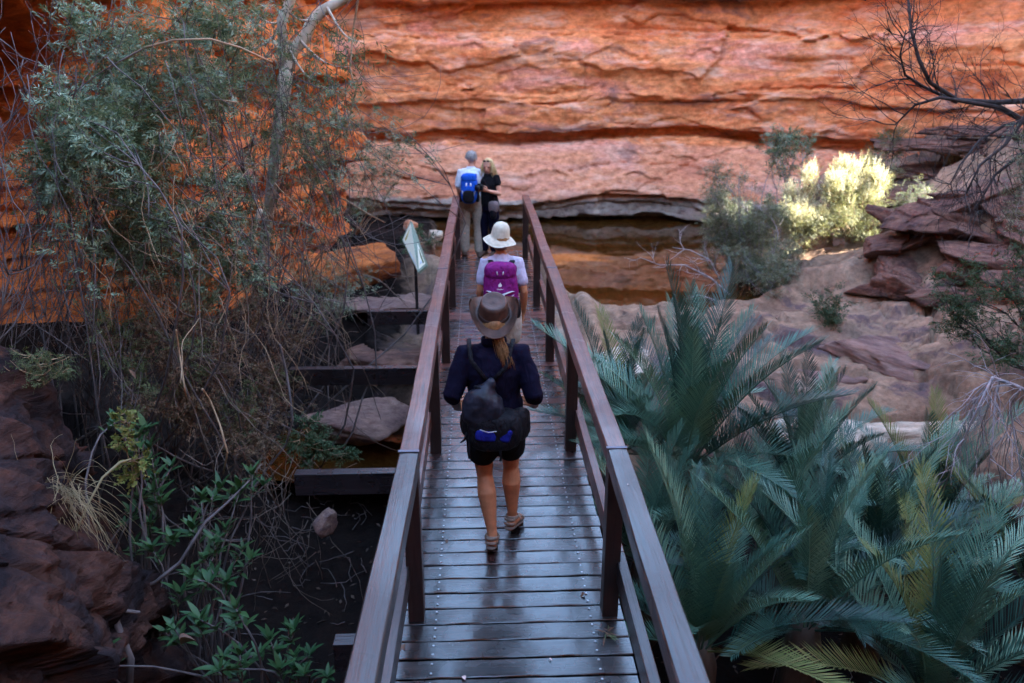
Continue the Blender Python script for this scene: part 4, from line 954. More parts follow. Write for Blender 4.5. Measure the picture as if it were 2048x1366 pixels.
def leafquads(P, D, N, L, W):
    """folded diamond leaves: base, left, tip, right"""
    D = D/np.linalg.norm(D, axis=1)[:, None]; S = np.cross(D, N); S /= np.linalg.norm(S, axis=1)[:, None]+1e-9; U = np.cross(S, D)
    L = L[:, None]; W = W[:, None]
    m = P+D*L*.45-U*W*.25
    v = np.stack([P, m+S*W*.5+U*W*.25, P+D*L-U*L*.12, m-S*W*.5+U*W*.25], 1)
    i = np.arange(len(P))[:, None]*4
    return v.reshape(-1, 3), np.concatenate([i, i+1, i+2, i+3], 1)
def sprays(C, D, n=11, rl=.13, ll=.055, lw=.009, droop=.25, seed=0):
    """pinnate sprays: C centres (k,3), D rachis directions (k,3)"""
    r_ = np.random.RandomState(seed); k = len(C); D = D/np.linalg.norm(D, axis=1)[:, None]
    ref = r_.normal(size=(k, 3)); ref[:, 2] += 1.2; S = np.cross(D, ref); S /= np.linalg.norm(S, axis=1)[:, None]+1e-9; U = np.cross(S, D)
    P = []; DD = []; NN = []; LL = []; ln = r_.uniform(.6, 1.25, k)*rl
    for j in range(n):
        u = (j+.8)/n; sg = 1 if j % 2 else -1
        p = C+D*(ln*u)[:, None]+np.array([0, 0, -1.])*(droop*ln*u*u)[:, None]
        d = D*.75+S*sg*.8+r_.normal(size=(k, 3))*.18-np.array([0, 0, .25])
        if j == n-1: d = D+r_.normal(size=(k, 3))*.1
        P.append(p); DD.append(d); NN.append(U+r_.normal(size=(k, 3))*.25); LL.append(ll*(1-.35*abs(u-.4))*r_.uniform(.75, 1.2, k)*(ln/rl))
    P = np.concatenate(P); DD = np.concatenate(DD); NN = np.concatenate(NN); LL = np.concatenate(LL)
    return leafquads(P, DD, NN, LL, np.full(len(P), lw)*r_.uniform(.8, 1.3, len(P)))
def curve(a, b, sag=0, wob=.05, n=8, rg_=random):
    a = Vector(a); b = Vector(b); L = (b-a).length; o1 = Vector((rg_.gauss(0, wob), rg_.gauss(0, wob), rg_.gauss(0, wob)))*L; pts = []
    for i in range(n+1):
        u = i/n; pts.append(a.lerp(b, u)+o1*math.sin(math.pi*u)+Vector((0, 0, -sag*L*math.sin(math.pi*u)))+Vector((rg_.gauss(0, .008), rg_.gauss(0, .008), rg_.gauss(0, .008)))*L*(0 < i < n))
    return pts
def shrub(name, label, cat, base, clumps, leafmat, woodmat, per=60, seed=1, spr=dict(), r0=.03, group=None, up=.2, twig=6, bj=.05, sun_plume=None):
    """clumps: list of (centre Vector, radius). Branch to each clump, twigs inside, leaf sprays along twigs"""
    rg_ = random.Random(seed); r_ = np.random.RandomState(seed); t = empty(name, base, 0, label, cat, group); B = Vector(base)
    mb = MB(); LC = []; LD = []
    fork = Vector((0, 0, 0))
    for (c, rad) in clumps:
        c = Vector(c)-B; pts = curve(Vector((rg_.gauss(0, 1)*bj, abs(rg_.gauss(0, 1))*bj*.8, abs(rg_.gauss(0, .6))*bj)), c, -.12*rg_.uniform(-.3, 1), .08+bj*.12, 9, rg_)
        L = sum((pts[i+1]-pts[i]).length for i in range(9)); rr = max(.006, r0*min(1, L/2.5))
        mb.tube(pts, [rr*(1-.75*i/9) for i in range(10)], 6)
        for k in range(twig):
            s = pts[rg_.randint(5, 9)]; d = Vector((rg_.gauss(0, 1), rg_.gauss(0, 1), rg_.gauss(up, .8))).normalized(); e = c+d*rad*rg_.uniform(.5, 1.1)
            tp = curve(s, e, .05, .06, 5, rg_); mb.tube(tp, [.006, .005, .004, .003, .0025, .0015], 4)
            for q in range(max(1, per//twig)):
                u = rg_.uniform(.25, 1)*5; i = min(4, int(u)); p = tp[i].lerp(tp[i+1], u-i)
                jit = Vector((rg_.gauss(0, .16), rg_.gauss(0, .16), rg_.gauss(0, .13)))*rad
                dd = (e-s).normalized()*.6+Vector((rg_.gauss(0, .7), rg_.gauss(0, .7), rg_.gauss(.05, .55)))
                LC.append(p+jit); LD.append(dd)
    mb.build('branches', woodmat, t)
    kw = dict(n=11, rl=.13, ll=.055, lw=.009); kw.update(spr)
    v, f = sprays(np.array([tuple(x) for x in LC]), np.array([tuple(x) for x in LD]), seed=seed, **kw)
    o = mk('foliage', v, f, leafmat, t, smooth=False)
    if sun_plume:  # extra pale sprays on top, sun highlight put into their colour
        A = np.array([tuple(x) for x in LC]); k = A[:, 2] > np.percentile(A[:, 2], 66); A = A[k]+np.array([0, 0, .06]); Dm = r_.normal(size=A.shape)*.35; Dm[:, 2] += 1
        v, f = sprays(A, Dm, n=12, rl=.16, ll=.03, lw=.012, droop=-.1, seed=seed+1); mk('sun_highlight_sprays', v, f, sun_plume, t, smooth=False)
    return t

# pale gum tree in front of the left wall
gY = 9.2
def trunk_px(pts, Yd): return [at(x, y, Y=Yd+dy) for x, y, dy in pts]
base = at(505, 640, Y=gY+.2); base.z = min(base.z, -.6)
gt = empty('gum_tree', base, 0, 'pale barked gum tree forking at the top left of the cliff', 'tree')
def rel(pts): return [Vector(p)-base for p in pts]
mb = MB()
T0 = trunk_px([(500, 660, .2), (520, 560, .15), (532, 470, .1), (540, 400, .05), (548, 330, 0), (558, 250, 0), (568, 180, 0), (574, 120, 0)], gY)
mb.tube(rel(T0), [.075, .07, .066, .064, .066, .07, .078, .075], 12)
mb.tube(rel(trunk_px([(571, 150, 0), (566, 90, -.05), (563, 40, -.1), (580, 5, -.1), (600, -60, -.2)], gY)), [.062, .055, .052, .05, .045], 10)
mb.tube(rel(trunk_px([(574, 140, 0), (586, 100, .05), (612, 72, .1), (622, 45, .1), (645, 22, .1), (690, -4, .1), (760, -40, .1)], gY)), [.070, .066, .068, .060, .060, .055, .05], 12)
mb.build('trunk', M_gum, gt)
mb = MB(); rg = random.Random(31)
LC, LD = [], []
for (a, b) in (((575, 90), (640, 160)), ((600, 80), (700, 130)), ((560, 60), (470, 90)), ((620, 40), (560, -10)), ((655, 15), (720, 80)), ((575, 40), (500, 10))):
    pts = rel([at(a[0]+(b[0]-a[0])*u, a[1]+(b[1]-a[1])*u+20*math.sin(3*u), Y=gY-.4*u) for u in np.linspace(0, 1, 7)]); mb.tube(pts, [.016, .013, .011, .009, .007, .005, .003], 5)
    for q_ in range(40):
        p = pts[rg.randint(2, 6)]+Vector((rg.gauss(0, .12), rg.gauss(0, .12), rg.gauss(-.04, .12))); LC.append(p); LD.append(Vector((rg.gauss(0, 1), rg.gauss(0, 1), rg.gauss(-.7, .5))))
mb.build('branches', M_gum, gt)
v, f = sprays(np.array(LC), np.array(LD), n=6, rl=.16, ll=.09, lw=.014, seed=3); mk('crown', v, f, L_dull, gt, smooth=False)

# feathery acacias hanging over the left wall
def CL(lst): return [(at(px, py, Y=y_), r/ pxm(at(px, py, Y=y_))) for px, py, y_, r in lst]
def gbase(px, py, Y): 
    p = at(px, py, Y=Y); p.z = gz(p.x, p.y); return p
shrub('acacia', 'feathery blue green acacia spreading at the top left above the dark hollow', 'shrub', gbase(180, 700, 7.6),
      CL([(350, 40, 7.6, 130), (260, 110, 7.4, 110), (420, 110, 7.8, 110), (300, 190, 7.2, 90), (200, 40, 7.8, 80), (470, 40, 8, 110), (400, 180, 7.5, 90), (330, 260, 7.3, 90), (230, 190, 7, 70)]), L_acacia, M_mauve, 260, 41, dict(n=12, rl=.14, ll=.065, lw=.011), bj=.7, r0=.012, twig=9)
shrub('acacia', 'low feathery acacia spray reaching left across the dark hollow', 'shrub', gbase(120, 760, 6.8),
      CL([(90, 210, 6.6, 75), (160, 230, 6.6, 85), (230, 250, 6.8, 80), (130, 330, 6.6, 55), (210, 330, 6.8, 75), (80, 330, 6.6, 45), (170, 290, 6.7, 60), (240, 350, 6.9, 50)]), L_acacia, M_mauve, 170, 42, dict(n=12, rl=.13, ll=.06, lw=.011), bj=.7, r0=.012, twig=7)
shrub('acacia', 'acacia foliage around the pale gum trunk', 'shrub', gbase(460, 760, 8.2),
      CL([(520, 90, 8.3, 90), (600, 160, 8.6, 75), (480, 150, 8.2, 80), (650, 240, 9, 70), (540, 220, 8.5, 70), (690, 320, 9.4, 50), (620, 330, 9, 60), (690, 200, 9.3, 55), (600, 250, 8.8, 60)]), L_acacia, M_mauve, 110, 43, dict(n=11, rl=.13, ll=.06, lw=.011), bj=.7, r0=.012, twig=7)
shrub('acacia', 'drooping grey green acacia in the middle of the vine tangle', 'shrub', gbase(360, 800, 7.4),
      CL([(400, 420, 7.4, 80), (330, 470, 7.2, 80), (250, 490, 7.1, 70), (470, 440, 7.6, 80), (370, 370, 7.4, 60), (440, 360, 7.6, 60), (290, 420, 7.2, 60), (210, 500, 7, 45), (430, 530, 7.5, 60)]), L_acacia, M_mauve, 170, 44, dict(n=11, rl=.12, ll=.055, lw=.011), bj=.7, r0=.012, twig=7)
shrub('acacia', 'thin olive acacia against the glowing orange rock', 'shrub', gbase(590, 700, 9.6),
      CL([(560, 420, 9.2, 70), (620, 480, 9.6, 60), (590, 560, 9.6, 60), (680, 520, 10, 60), (520, 600, 9.2, 60), (700, 600, 10.4, 55), (640, 640, 10.2, 60), (480, 520, 9, 55), (470, 640, 8.8, 50)]), L_grey, M_mauve, 60, 45, dict(n=10, rl=.11, ll=.045, lw=.008), bj=.6, r0=.012, twig=6)
shrub('acacia', 'dry undergrowth acacia beneath the vine tangle', 'shrub', gbase(300, 860, 6.8),
      CL([(260, 640, 6.8, 60), (350, 700, 6.9, 60), (200, 600, 6.8, 55), (420, 720, 7.2, 55), (300, 760, 6.8, 55), (450, 800, 7.2, 55), (520, 760, 8, 60), (240, 700, 6.6, 50)]), L_dull, M_mauve, 100, 46, dict(n=9, rl=.10, ll=.04, lw=.008), bj=.6, r0=.012, twig=6)
L_dry = foliage('withered_leaf', [(.06, .035, .022), (.13, .075, .045), (.20, .12, .075), (.10, .09, .05)], .2, rnd=1.0)
shrub('dry_bush', 'withered brown bush filling the lower vine tangle', 'shrub', gbase(330, 900, 7.0),
      CL([(300, 600, 7, 70), (380, 640, 7.1, 70), (440, 690, 7.3, 70), (260, 680, 6.8, 60), (340, 720, 6.9, 70), (420, 770, 7.1, 65), (280, 790, 6.6, 60), (370, 820, 6.8, 60), (460, 850, 7.2, 55)]), L_dry, M_bark, 130, 51, dict(n=8, rl=.10, ll=.038, lw=.012), bj=.6, r0=.012, twig=7)
shrub('dry_bush', 'withered reddish undergrowth between the tangle and the bridge beams', 'shrub', gbase(520, 900, 7.8),
      CL([(500, 620, 8, 60), (560, 680, 8.2, 60), (520, 740, 7.8, 60), (580, 770, 8, 55), (500, 830, 7.4, 55), (560, 870, 7.4, 50), (480, 900, 7, 50), (600, 620, 9, 50)]), L_dry, M_bark, 120, 52, dict(n=8, rl=.10, ll=.036, lw=.011), bj=.5, r0=.012, twig=7)
shrub('dry_bush', 'leafless grey twiggy bush in the dark hollow', 'shrub', gbase(90, 760, 6.6),
      CL([(60, 420, 6.5, 90), (120, 480, 6.6, 90), (40, 540, 6.4, 80), (150, 580, 6.6, 80), (90, 630, 6.4, 70)]), L_dry, M_mauve, 24, 53, dict(n=5, rl=.08, ll=.03, lw=.008), bj=.5, r0=.010, twig=16)
shrub('bush', 'pale olive bush leaning out from the corner of the left wall', 'shrub', at(720, 470, Y=14.2),
      CL([(760, 300, 14, 40), (800, 290, 13.9, 32), (730, 330, 14, 40), (770, 370, 14, 40), (740, 410, 14, 35), (720, 260, 14, 35), (790, 345, 14, 30)]), L_grey, M_tan, 60, 47, dict(n=8, rl=.12, ll=.06, lw=.012), r0=.015, twig=5)
shrub('bush', 'grey green scrub on the ledge left of the information board', 'shrub', at(690, 640, Y=11.6),
      CL([(660, 560, 11.4, 35), (700, 590, 11.4, 35), (640, 600, 11.2, 35), (730, 560, 11.8, 30), (680, 620, 11, 30), (610, 570, 11, 35)]), L_grey, M_bark, 60, 54, dict(n=8, rl=.10, ll=.045, lw=.010), bj=.2, r0=.010, twig=6)
shrub('bush', 'small green tuft of leaves behind the information board', 'shrub', at(845, 490, Y=14.4),
      CL([(840, 470, 14.2, 22), (855, 485, 14, 20), (820, 490, 14, 20)]), L_small, M_tan, 40, 48, dict(n=7, rl=.09, ll=.05, lw=.014), r0=.008, twig=4)
shrub('bush', 'yellowish herb growing on top of the left outcrop', 'shrub', at(75, 790, Y=5.4),
      CL([(60, 710, 5.4, 40), (100, 720, 5.5, 35), (90, 750, 5.4, 35), (125, 745, 5.5, 25), (40, 740, 5.3, 30)]), L_dull, M_tan, 60, 49, dict(n=8, rl=.06, ll=.022, lw=.006), r0=.006, twig=6)
shrub('bush', 'bright green bush beside the black bearers under the bridge', 'shrub', at(600, 900, Y=7.6),
      CL([(620, 850, 7.6, 30), (650, 880, 7.6, 30), (600, 880, 7.5, 30), (690, 920, 7.8, 28), (630, 910, 7.6, 28)]), L_small, M_tan, 50, 50, dict(n=8, rl=.10, ll=.06, lw=.014), r0=.008, twig=4)

# tangle of dry vines and stems: nobody could count them
def vines(name, mat, n, seed, rad, label, box=(-60, 720, -60, 420), Yr=(6.6, 8.6), length=(200, 620)):
    rg_ = random.Random(seed); mb = MB()
    for k in range(n):
        x = rg_.uniform(box[0], box[1]); y = rg_.uniform(box[2], box[3]); Yk = rg_.uniform(*Yr)+max(0, (x-350)/350)*1.8
        a = math.pi/2+rg_.gauss(0, .45); L = rg_.uniform(*length); pts = []; cx, cy_ = x, y; b = rg_.gauss(0, .35); dY = rg_.gauss(0, .5)
        m = 11
        for i in range(m):
            pts.append(at(cx, cy_, Y=Yk+dY*i/m+rg_.gauss(0, .015))); a += b/m*2+rg_.gauss(0, .22); cx += math.cos(a)*L/m; cy_ += math.sin(a)*L/m
        r = rad*rg_.uniform(.5, 1.3); mb.tube(pts, [r*(1-.5*i/m) for i in range(m)], 4)
    return tag(mb.build(name, mat), label, kind='stuff')
vines('vine_tangle', M_mauve, 300, 61, .0038, 'tangle of grey dry vines hanging over the left wall')
vines('dry_stem_tangle', M_tan, 130, 62, .004, 'tan dry stems arching through the left undergrowth', (150, 700, 200, 640), (6.4, 8.2), (120, 420))
vines('brown_stem_tangle', M_bark, 170, 63, .005, 'brown twigs massed in the left undergrowth', (180, 680, 380, 720), (6.6, 8.0), (150, 400))
vines('dark_hollow_stems', M_mauve, 60, 64, .005, 'pale stems crossing the dark hollow at far left', (-40, 260, 60, 560), (6.4, 7.8), (200, 500))
# few prominent single stems
for k, (lab, mat, r, Yk, pts) in enumerate((
    ('straight pale stem dropping through the lower tangle', M_tan, .007, 5.8, [(352, 660), (358, 700), (364, 740), (369, 775), (374, 805)]),
    ('long pale stem arching over the upper left foliage', M_tan, .010, 7.0, [(220, 135), (290, 95), (350, 80), (420, 78), (480, 95), (545, 125)]),
    ('curled vine looping beside the gum trunk', M_tan, .009, 7.4, [(300, 210), (280, 200), (278, 220), (330, 222), (380, 215), (395, 202), (440, 200), (475, 205)]),
    ('thin pale stem running down past the fig leaves', M_tan, .008, 5.6, [(405, 778), (420, 800), (440, 850), (455, 905), (450, 930), (446, 950)]),
    ('bent grey stem dropping from the vine tangle to the bearers', M_mauve, .012, 7.0, [(560, 690), (572, 740), (580, 790), (585, 840), (572, 890), (540, 930), (500, 985)]),
    ('slanting grey green trunk in the middle of the tangle', M_gum, .030, 8.0, [(520, 420), (500, 480), (470, 530), (430, 590), (390, 650), (365, 720)]),
    ('thin branch reaching down toward the sign', M_tan, .010, 9.5, [(560, 340), (620, 370), (690, 400), (740, 430), (770, 445)]),
    ('bare branch hanging from the upper edge near the cliff corner', M_tan, .012, 9.4, [(720, -20), (706, 60), (700, 140), (712, 180), (700, 230), (670, 270), (640, 330)]),
    )):
    b0 = at(*pts[-1], Y=Yk); o = MB().tube([at(x, y, Y=Yk+.15*math.sin(i*1.7))-b0 for i, (x, y) in enumerate(pts)], [r*(1-.3*i/len(pts)) for i in range(len(pts))], 7).build('vine_stem', mat); o.location = b0
    tag(o, lab, 'branch')

# ---- broad leaved fig shrub at the lower left: every large leaf a part
def leaf_mesh(name, L, W, mat, fold=.18, droop=.15, n=6, pet=.06):
    vs = []; fs = []
    for i in range(n+1):
        u = i/n; w = W/2*(math.sin(math.pi*min(1, u**.8))**.8 if 0 < u < 1 else .02); x = L*u; z = -droop*L*u*u
        vs += [(x, -w, z+w*fold*2), (x, 0, z), (x, w, z+w*fold*2)]
    for i in range(n):
        a = i*3; fs += [(a, a+3, a+4, a+1), (a+1, a+4, a+5, a+2)]
    me = bpy.data.meshes.new(name); me.from_pydata(vs, [], fs); me.materials.append(mat)
    me.polygons.foreach_set('use_smooth', np.ones(len(fs), bool)); return me
fig_me = [leaf_mesh('leaf', .155*s, .046*s*w, L_fig, .2, d) for s, w, d in ((1, 1, .1), (1.1, .9, .22), (.9, 1.1, .05), (1.05, 1.0, .32), (.75, 1, .1))]
def fig(label, base, whorls, seed, nl=13):
    rg_ = random.Random(seed); t = empty('fig_shrub', base, 0, label, 'shrub'); B = Vector(base); mb = MB()
    whorls = whorls+[(a+rg_.uniform(-45, 45), b+rg_.uniform(-40, 50), c+rg_.uniform(-.2, .2), d*.9) for a, b, c, d in whorls]
    for (px, py, Yk, s) in whorls:
        p = at(px, py, Y=Yk)-B; pts = curve((rg_.uniform(-.03, .03), rg_.uniform(-.03, .03), 0), p, -.08, .10, 8, rg_)
        mb.tube(pts, [.014*(1-.6*i/8) for i in range(9)], 6)
        ax = (pts[-1]-pts[-3]).normalized()
        for k in range(nl):
            back = rg_.uniform(0, .16) if k > 4 else .0; q_ = pts[-1]-ax*back; az = k*2.4+rg_.uniform(-.3, .3); el = rg_.uniform(.15, .9) if k > 4 else rg_.uniform(.5, 1.2)
            d = Vector((math.cos(az)*math.cos(el), math.sin(az)*math.cos(el), math.sin(el)))
            d = (d+ax*.2).normalized(); rot = d.to_track_quat('X', 'Z').to_euler()
            o = inst(fig_me[rg_.randrange(5)], 'leaf', t, q_, rot, s*rg_.uniform(.65, 1.15))
    mb.build('stems', M_mauve, t); return t
fig('broad leaved fig shrub at the foot of the left outcrop', gbase(300, 1330, 5.2),
    [(290, 860, 5.6, 1), (300, 900, 5.6, .9), (310, 960, 5.6, .9), (260, 880, 5.5, .8), (280, 1000, 5.5, 1), (320, 1010, 5.5, .9), (345, 1080, 5.3, 1), (300, 1050, 5.4, .8)], 71)
fig('fig shrub with glossy leaves beside the curved grey stem', gbase(430, 1330, 5.2),
    [(440, 980, 5.6, .9), (480, 980, 5.7, 1), (505, 950, 5.8, .9), (385, 1060, 5.3, 1.05), (450, 1060, 5.5, .9), (410, 1120, 5.2, .9), (360, 1190, 5.0, 1), (455, 1165, 5.2, .9), (500, 1120, 5.4, .8)], 72)
fig('dark fig shrub at the lower edge left of the handrail', gbase(520, 1400, 4.8),
    [(350, 1260, 4.6, .9), (400, 1240, 4.7, .9), (470, 1240, 4.7, .9), (540, 1280, 4.8, .9), (590, 1260, 4.9, .8), (480, 1310, 4.5, .9), (440, 1340, 4.4, .9), (560, 1340, 4.6, .8), (620, 1310, 4.8, .8), (215, 1300, 4.2, .7), (610, 1350, 4.6, .8)], 73)
shrub('creeper', 'round leaved yellow green creeper on the left outcrop', 'shrub', at(255, 960, Y=5.3),
      CL([(240, 830, 5.3, 25), (245, 870, 5.3, 28), (260, 920, 5.3, 28), (262, 950, 5.3, 20)]), foliage('creeper_leaf', [(.07, .11, .03), (.13, .16, .04), (.2, .17, .05)], .25), M_tan, 30, 74, dict(n=6, rl=.07, ll=.03, lw=.022), r0=.005, twig=5)
# curved grey stem crossing the figs
b0 = at(255, 1366, Y=4.3)
pts = [(258, 1380, 4.3), (262, 1320, 4.35), (235, 1250, 4.4), (232, 1230, 4.45), (250, 1222, 4.5), (280, 1225, 4.5)]
o = MB().tube([at(x, y, Y=k)-b0 for x, y, k in pts], [.026, .024, .022, .02, .016, .01], 8).build('crooked_stem', M_mauve); o.location = b0; tag(o, 'crooked grey stem rising at the lower left corner', 'branch')
b0 = at(240, 1190, Y=5.0)
pts = [(240, 1190, 5), (310, 1165, 5.05), (360, 1125, 5.1), (388, 1080, 5.2), (410, 1045, 5.3), (455, 1005, 5.5), (500, 960, 5.7)]
o = MB().tube([at(x, y, Y=k)-b0 for x, y, k in pts], [.016, .015, .014, .013, .011, .009, .006], 8).build('curved_stem', M_mauve); o.location = b0; tag(o, 'long curved grey stem sweeping up through the fig leaves', 'branch')
# hanging dry grass tuft on the outcrop
gb = at(120, 985, Y=4.7); gt_ = empty('grass_tuft', gb, 0, 'dry straw coloured grass tuft drooping over the left outcrop', 'grass')
rg = random.Random(75); mb = MB()
for k in range(120):
    gv = rg.uniform(.08, .45); p = Vector((rg.gauss(0, .07), rg.gauss(0, .05), rg.gauss(0, .07))); d = Vector((rg.gauss(.35, .45), rg.gauss(-.35, .3), rg.uniform(-.5, .7))).normalized(); L = rg.uniform(.2, .6); ps = [p]
    for i in range(7): d = (d+Vector((rg.gauss(.05, .12), rg.gauss(-.03, .16), -gv))).normalized(); p = p+d*L/7; ps.append(p)
    mb.tube(ps, [(.0030*(1-.8*i/7), .0012) for i in range(8)], 3)
mb.build('blades', M_straw, gt_)
mb = MB(); mb.tube([at(150, 1070, Y=4.6)-gb, at(175, 1010, Y=4.7)-gb, at(205, 955, Y=4.8)-gb, at(240, 925, Y=4.9)-gb, at(262, 918, Y=4.9)-gb], [.007, .007, .009, .011, .004], 6); mb.build('seed_stalk', M_straw, gt_)
# curled dead leaves caught in the figs
M_dl = foliage('dead_leaf', [(.10, .055, .035), (.15, .085, .06), (.13, .06, .03)], .1)
dl = leaf_mesh('curl', .30, .20, M_dl, 1.1, .45); dl2 = leaf_mesh('curl', .12, .08, M_dl, .6, .5)
for px, py, Yk, s, lab in ((290, 1205, 4.9, .5, 'large curled brown dead leaf among the figs'), (362, 1290, 4.5, .3, 'curled dead leaf at the bottom of the fig shrub'), (270, 745, 6, .25, 'pale withered leaf hanging in the left tangle')):
    o = bpy.data.objects.new('dead_leaf', dl); COL.objects.link(o); o.location = at(px, py, Y=Yk); o.rotation_euler = (rg.uniform(-.6, .6), rg.uniform(-.4, .6), rg.uniform(0, 6)); o.scale = (s, s, s); tag(o, lab, 'leaf')
# leaf litter on the gully floor
n = 1500; xs = rs.uniform(-3.6, 4.5, n); ys = rs.uniform(3, 10.5, n); zs = ground_full(xs, ys)+.012
D = rs.normal(size=(n, 3)); D[:, 2] *= .25; Nn = rs.normal(size=(n, 3))*.35; Nn[:, 2] += 1
v, f = leafquads(np.stack([xs, ys, zs], 1), D, Nn, rs.uniform(.03, .10, n), rs.uniform(.012, .035, n))
tag(mk('leaf_litter', v, f, foliage('litter_leaf', [(.02, .012, .009), (.06, .038, .027), (.13, .09, .07)], .1, rnd=1.0), smooth=False), 'brown leaf litter on the gully floor', kind='stuff')

rg = random.Random(78); mb = MB()
for k in range(170):
    x = rg.uniform(-3.4, -.8) if k % 3 else rg.uniform(1.0, 4); y = rg.uniform(4.2, 10); a = rg.uniform(0, 6.28); L = rg.uniform(.15, .7); ps = []
    for i in range(5):
        ps.append((x, y, gz(x, y)+.02+rg.uniform(0, .05))); x += math.cos(a)*L/5; y += math.sin(a)*L/5; a += rg.gauss(0, .35)
    mb.tube(ps, [.006, .005, .005, .004, .002], 4)
tag(mb.build('fallen_twigs', M_mauve), 'fallen twigs scattered over the gully floor', kind='stuff')
boulder(at(652, 1030, Y=7.0)+Vector((0, 0, -.05)), (.10, .09, .17), 21, M_slab, 'small pale upright stone below the third black bearer', tilt=(0, R(25)))
vines('gully_stems', M_bark, 70, 65, .004, 'thin brown stems trailing into the dark gully', (380, 640, 860, 1150), (5.2, 6.6), (80, 300))
# ------------------------------------------------------------------ cycads
def frond_mesh(seed, L=1.6, bend=.9, N=58, mat=None):
    r_ = random.Random(seed); vs = []; fs = []
    def ax(u):
        a = bend*u**1.6; return a
    pts = [Vector((0, 0, 0))]; dirs = []; m = 24; tw = r_.uniform(-.25, .25)
    for i in range(m):
        a = ax((i+.5)/m); d = Vector((math.sin(a), tw*(i/m)**2*.6, math.cos(a))).normalized(); dirs.append(d); pts.append(pts[-1]+d*L/m)
    dirs.append(dirs[-1])
    def P(u): i = min(m-1, int(u*m)); return pts[i].lerp(pts[i+1], u*m-i), dirs[i]
    mb = MB(); mb.tube(pts[::3], [.011*(1-.85*k/(len(pts[::3])-1)) for k in range(len(pts[::3]))], 5)
    for k in range(N):
        u = .14+.86*(k+.5)/N; p, d = P(u); side = Vector((0, 1, 0)); up = d.cross(side).normalized()*-1
        up = side.cross(d).normalized(); 
        if up.x > 0: up = -up
        ll = (.28*math.sin(math.pi*min(1, .22+.70*u))**.7+.02)*r_.uniform(.9, 1.1)*L/1.6; beta = R(60)-R(36)*u+r_.uniform(-.06, .06)
        for sg in (-1, 1):
            v0 = d*math.cos(beta)+side*sg*math.sin(beta)*.86+up*math.sin(beta)*.50; v0.normalize()
            w = .0185*L/1.6; b = len(mb.v); wd = d*(w/2); dr = Vector((0, 0, -1))*ll*r_.uniform(.03, .16)
            p1 = p+v0*ll*.5; p2 = p+v0*ll+dr
            mb.v += [tuple(p-wd*.6), tuple(p+wd*.6), tuple(p1+wd), tuple(p1-wd), tuple(p2)]
            mb.f += [(b, b+1, b+2, b+3), (b+3, b+2, b+4)]
    o = mb.build('frond', mat or L_cycad, smooth=False); me = o.data; bpy.data.objects.remove(o); return me
fronds = [frond_mesh(k, L, bd) for k, (L, bd) in enumerate(((1.75, .30), (1.8, .5), (1.6, .75), (1.85, .42), (1.55, 1.0), (1.7, .62)))]
L_cyel = foliage('yellowing_frond', [(.10, .13, .035), (.17, .19, .06), (.24, .20, .08)], .15, .5, .2)
fronds_y = [frond_mesh(k+20, L, bd, mat=L_cyel) for k, (L, bd) in enumerate(((1.7, .5), (1.6, .8)))]
M_ctrunk = bark('cycad_trunk', (.03, .022, .016), (.09, .06, .04))
def cycad(label, px, py, Y, n, s=1.0, seed=0, lo=22, hi=88, trunk=True):
    c = at(px, py, Y=Y); g_ = gz(c.x, c.y); rg_ = random.Random(seed); h = max(.15, c.z-g_)
    t = empty('cycad', (c.x, c.y, g_), rg_.uniform(0, 6), label, 'cycad', 'cycads in the gully right of the bridge')
    mb = MB(); k = 9; mb.tube([(0, 0, -.1), (0, 0, h*.3), (.01, 0, h*.7), (0, 0, h+.02)], [.17, .15, .15, .10], 12)
    mb.build('trunk', M_ctrunk, t, noise=.03, nscale=12)
    n = int(n*.70)
    for i in range(n):
        u = (i+.5)/n; el = R(hi-(hi-lo)*u**1.1+rg_.gauss(0, 6)); az = i*2.39996+rg_.uniform(-.25, .25)
        m_ = fronds[rg_.randrange(4) if u < .5 else rg_.randrange(6)]
        if rg_.random() < .09: m_ = rg_.choice(fronds_y)
        tilt = math.pi/2-el-.10
        inst(m_, 'frond', t, (.05*math.cos(az), .05*math.sin(az), h-.02), Euler((0, max(.0, tilt), az)), s*rg_.uniform(.82, 1.12)*(1 if u > .15 else .92))
    return t
cycad('tallest cycad, its blue green fronds rising against the pool edge', 1370, 930, 6.7, 46, 1.02, 81)
cycad('cycad pressed against the right handrail joint', 1235, 900, 7.6, 30, .85, 82)
cycad('cycad whose fronds reach over the cream boulder', 1600, 985, 6.7, 36, .80, 83)
cycad('cycad below the white dead twigs at the right', 1850, 1090, 6.3, 34, .80, 84)
cycad('cycad at the bottom beside the near handrail', 1400, 1290, 5.0, 34, .85, 85)
cycad('cycad in the dark bottom centre right', 1610, 1250, 5.2, 34, .88, 86)
cycad('cycad in the lower right corner with a long arching frond', 1860, 1390, 4.6, 36, .95, 87)
cycad('cycad at the far right edge of the gully', 2070, 1190, 5.6, 30, .85, 88)
cycad('small cycad in the middle of the fronds', 1530, 1100, 6.0, 30, .8, 89)
cycad('cycad between the dead twigs and the lower right corner', 1740, 1180, 5.7, 32, .82, 90)
cycad('low cycad hidden against the bridge post at right', 1290, 1120, 6.0, 26, .75, 91)

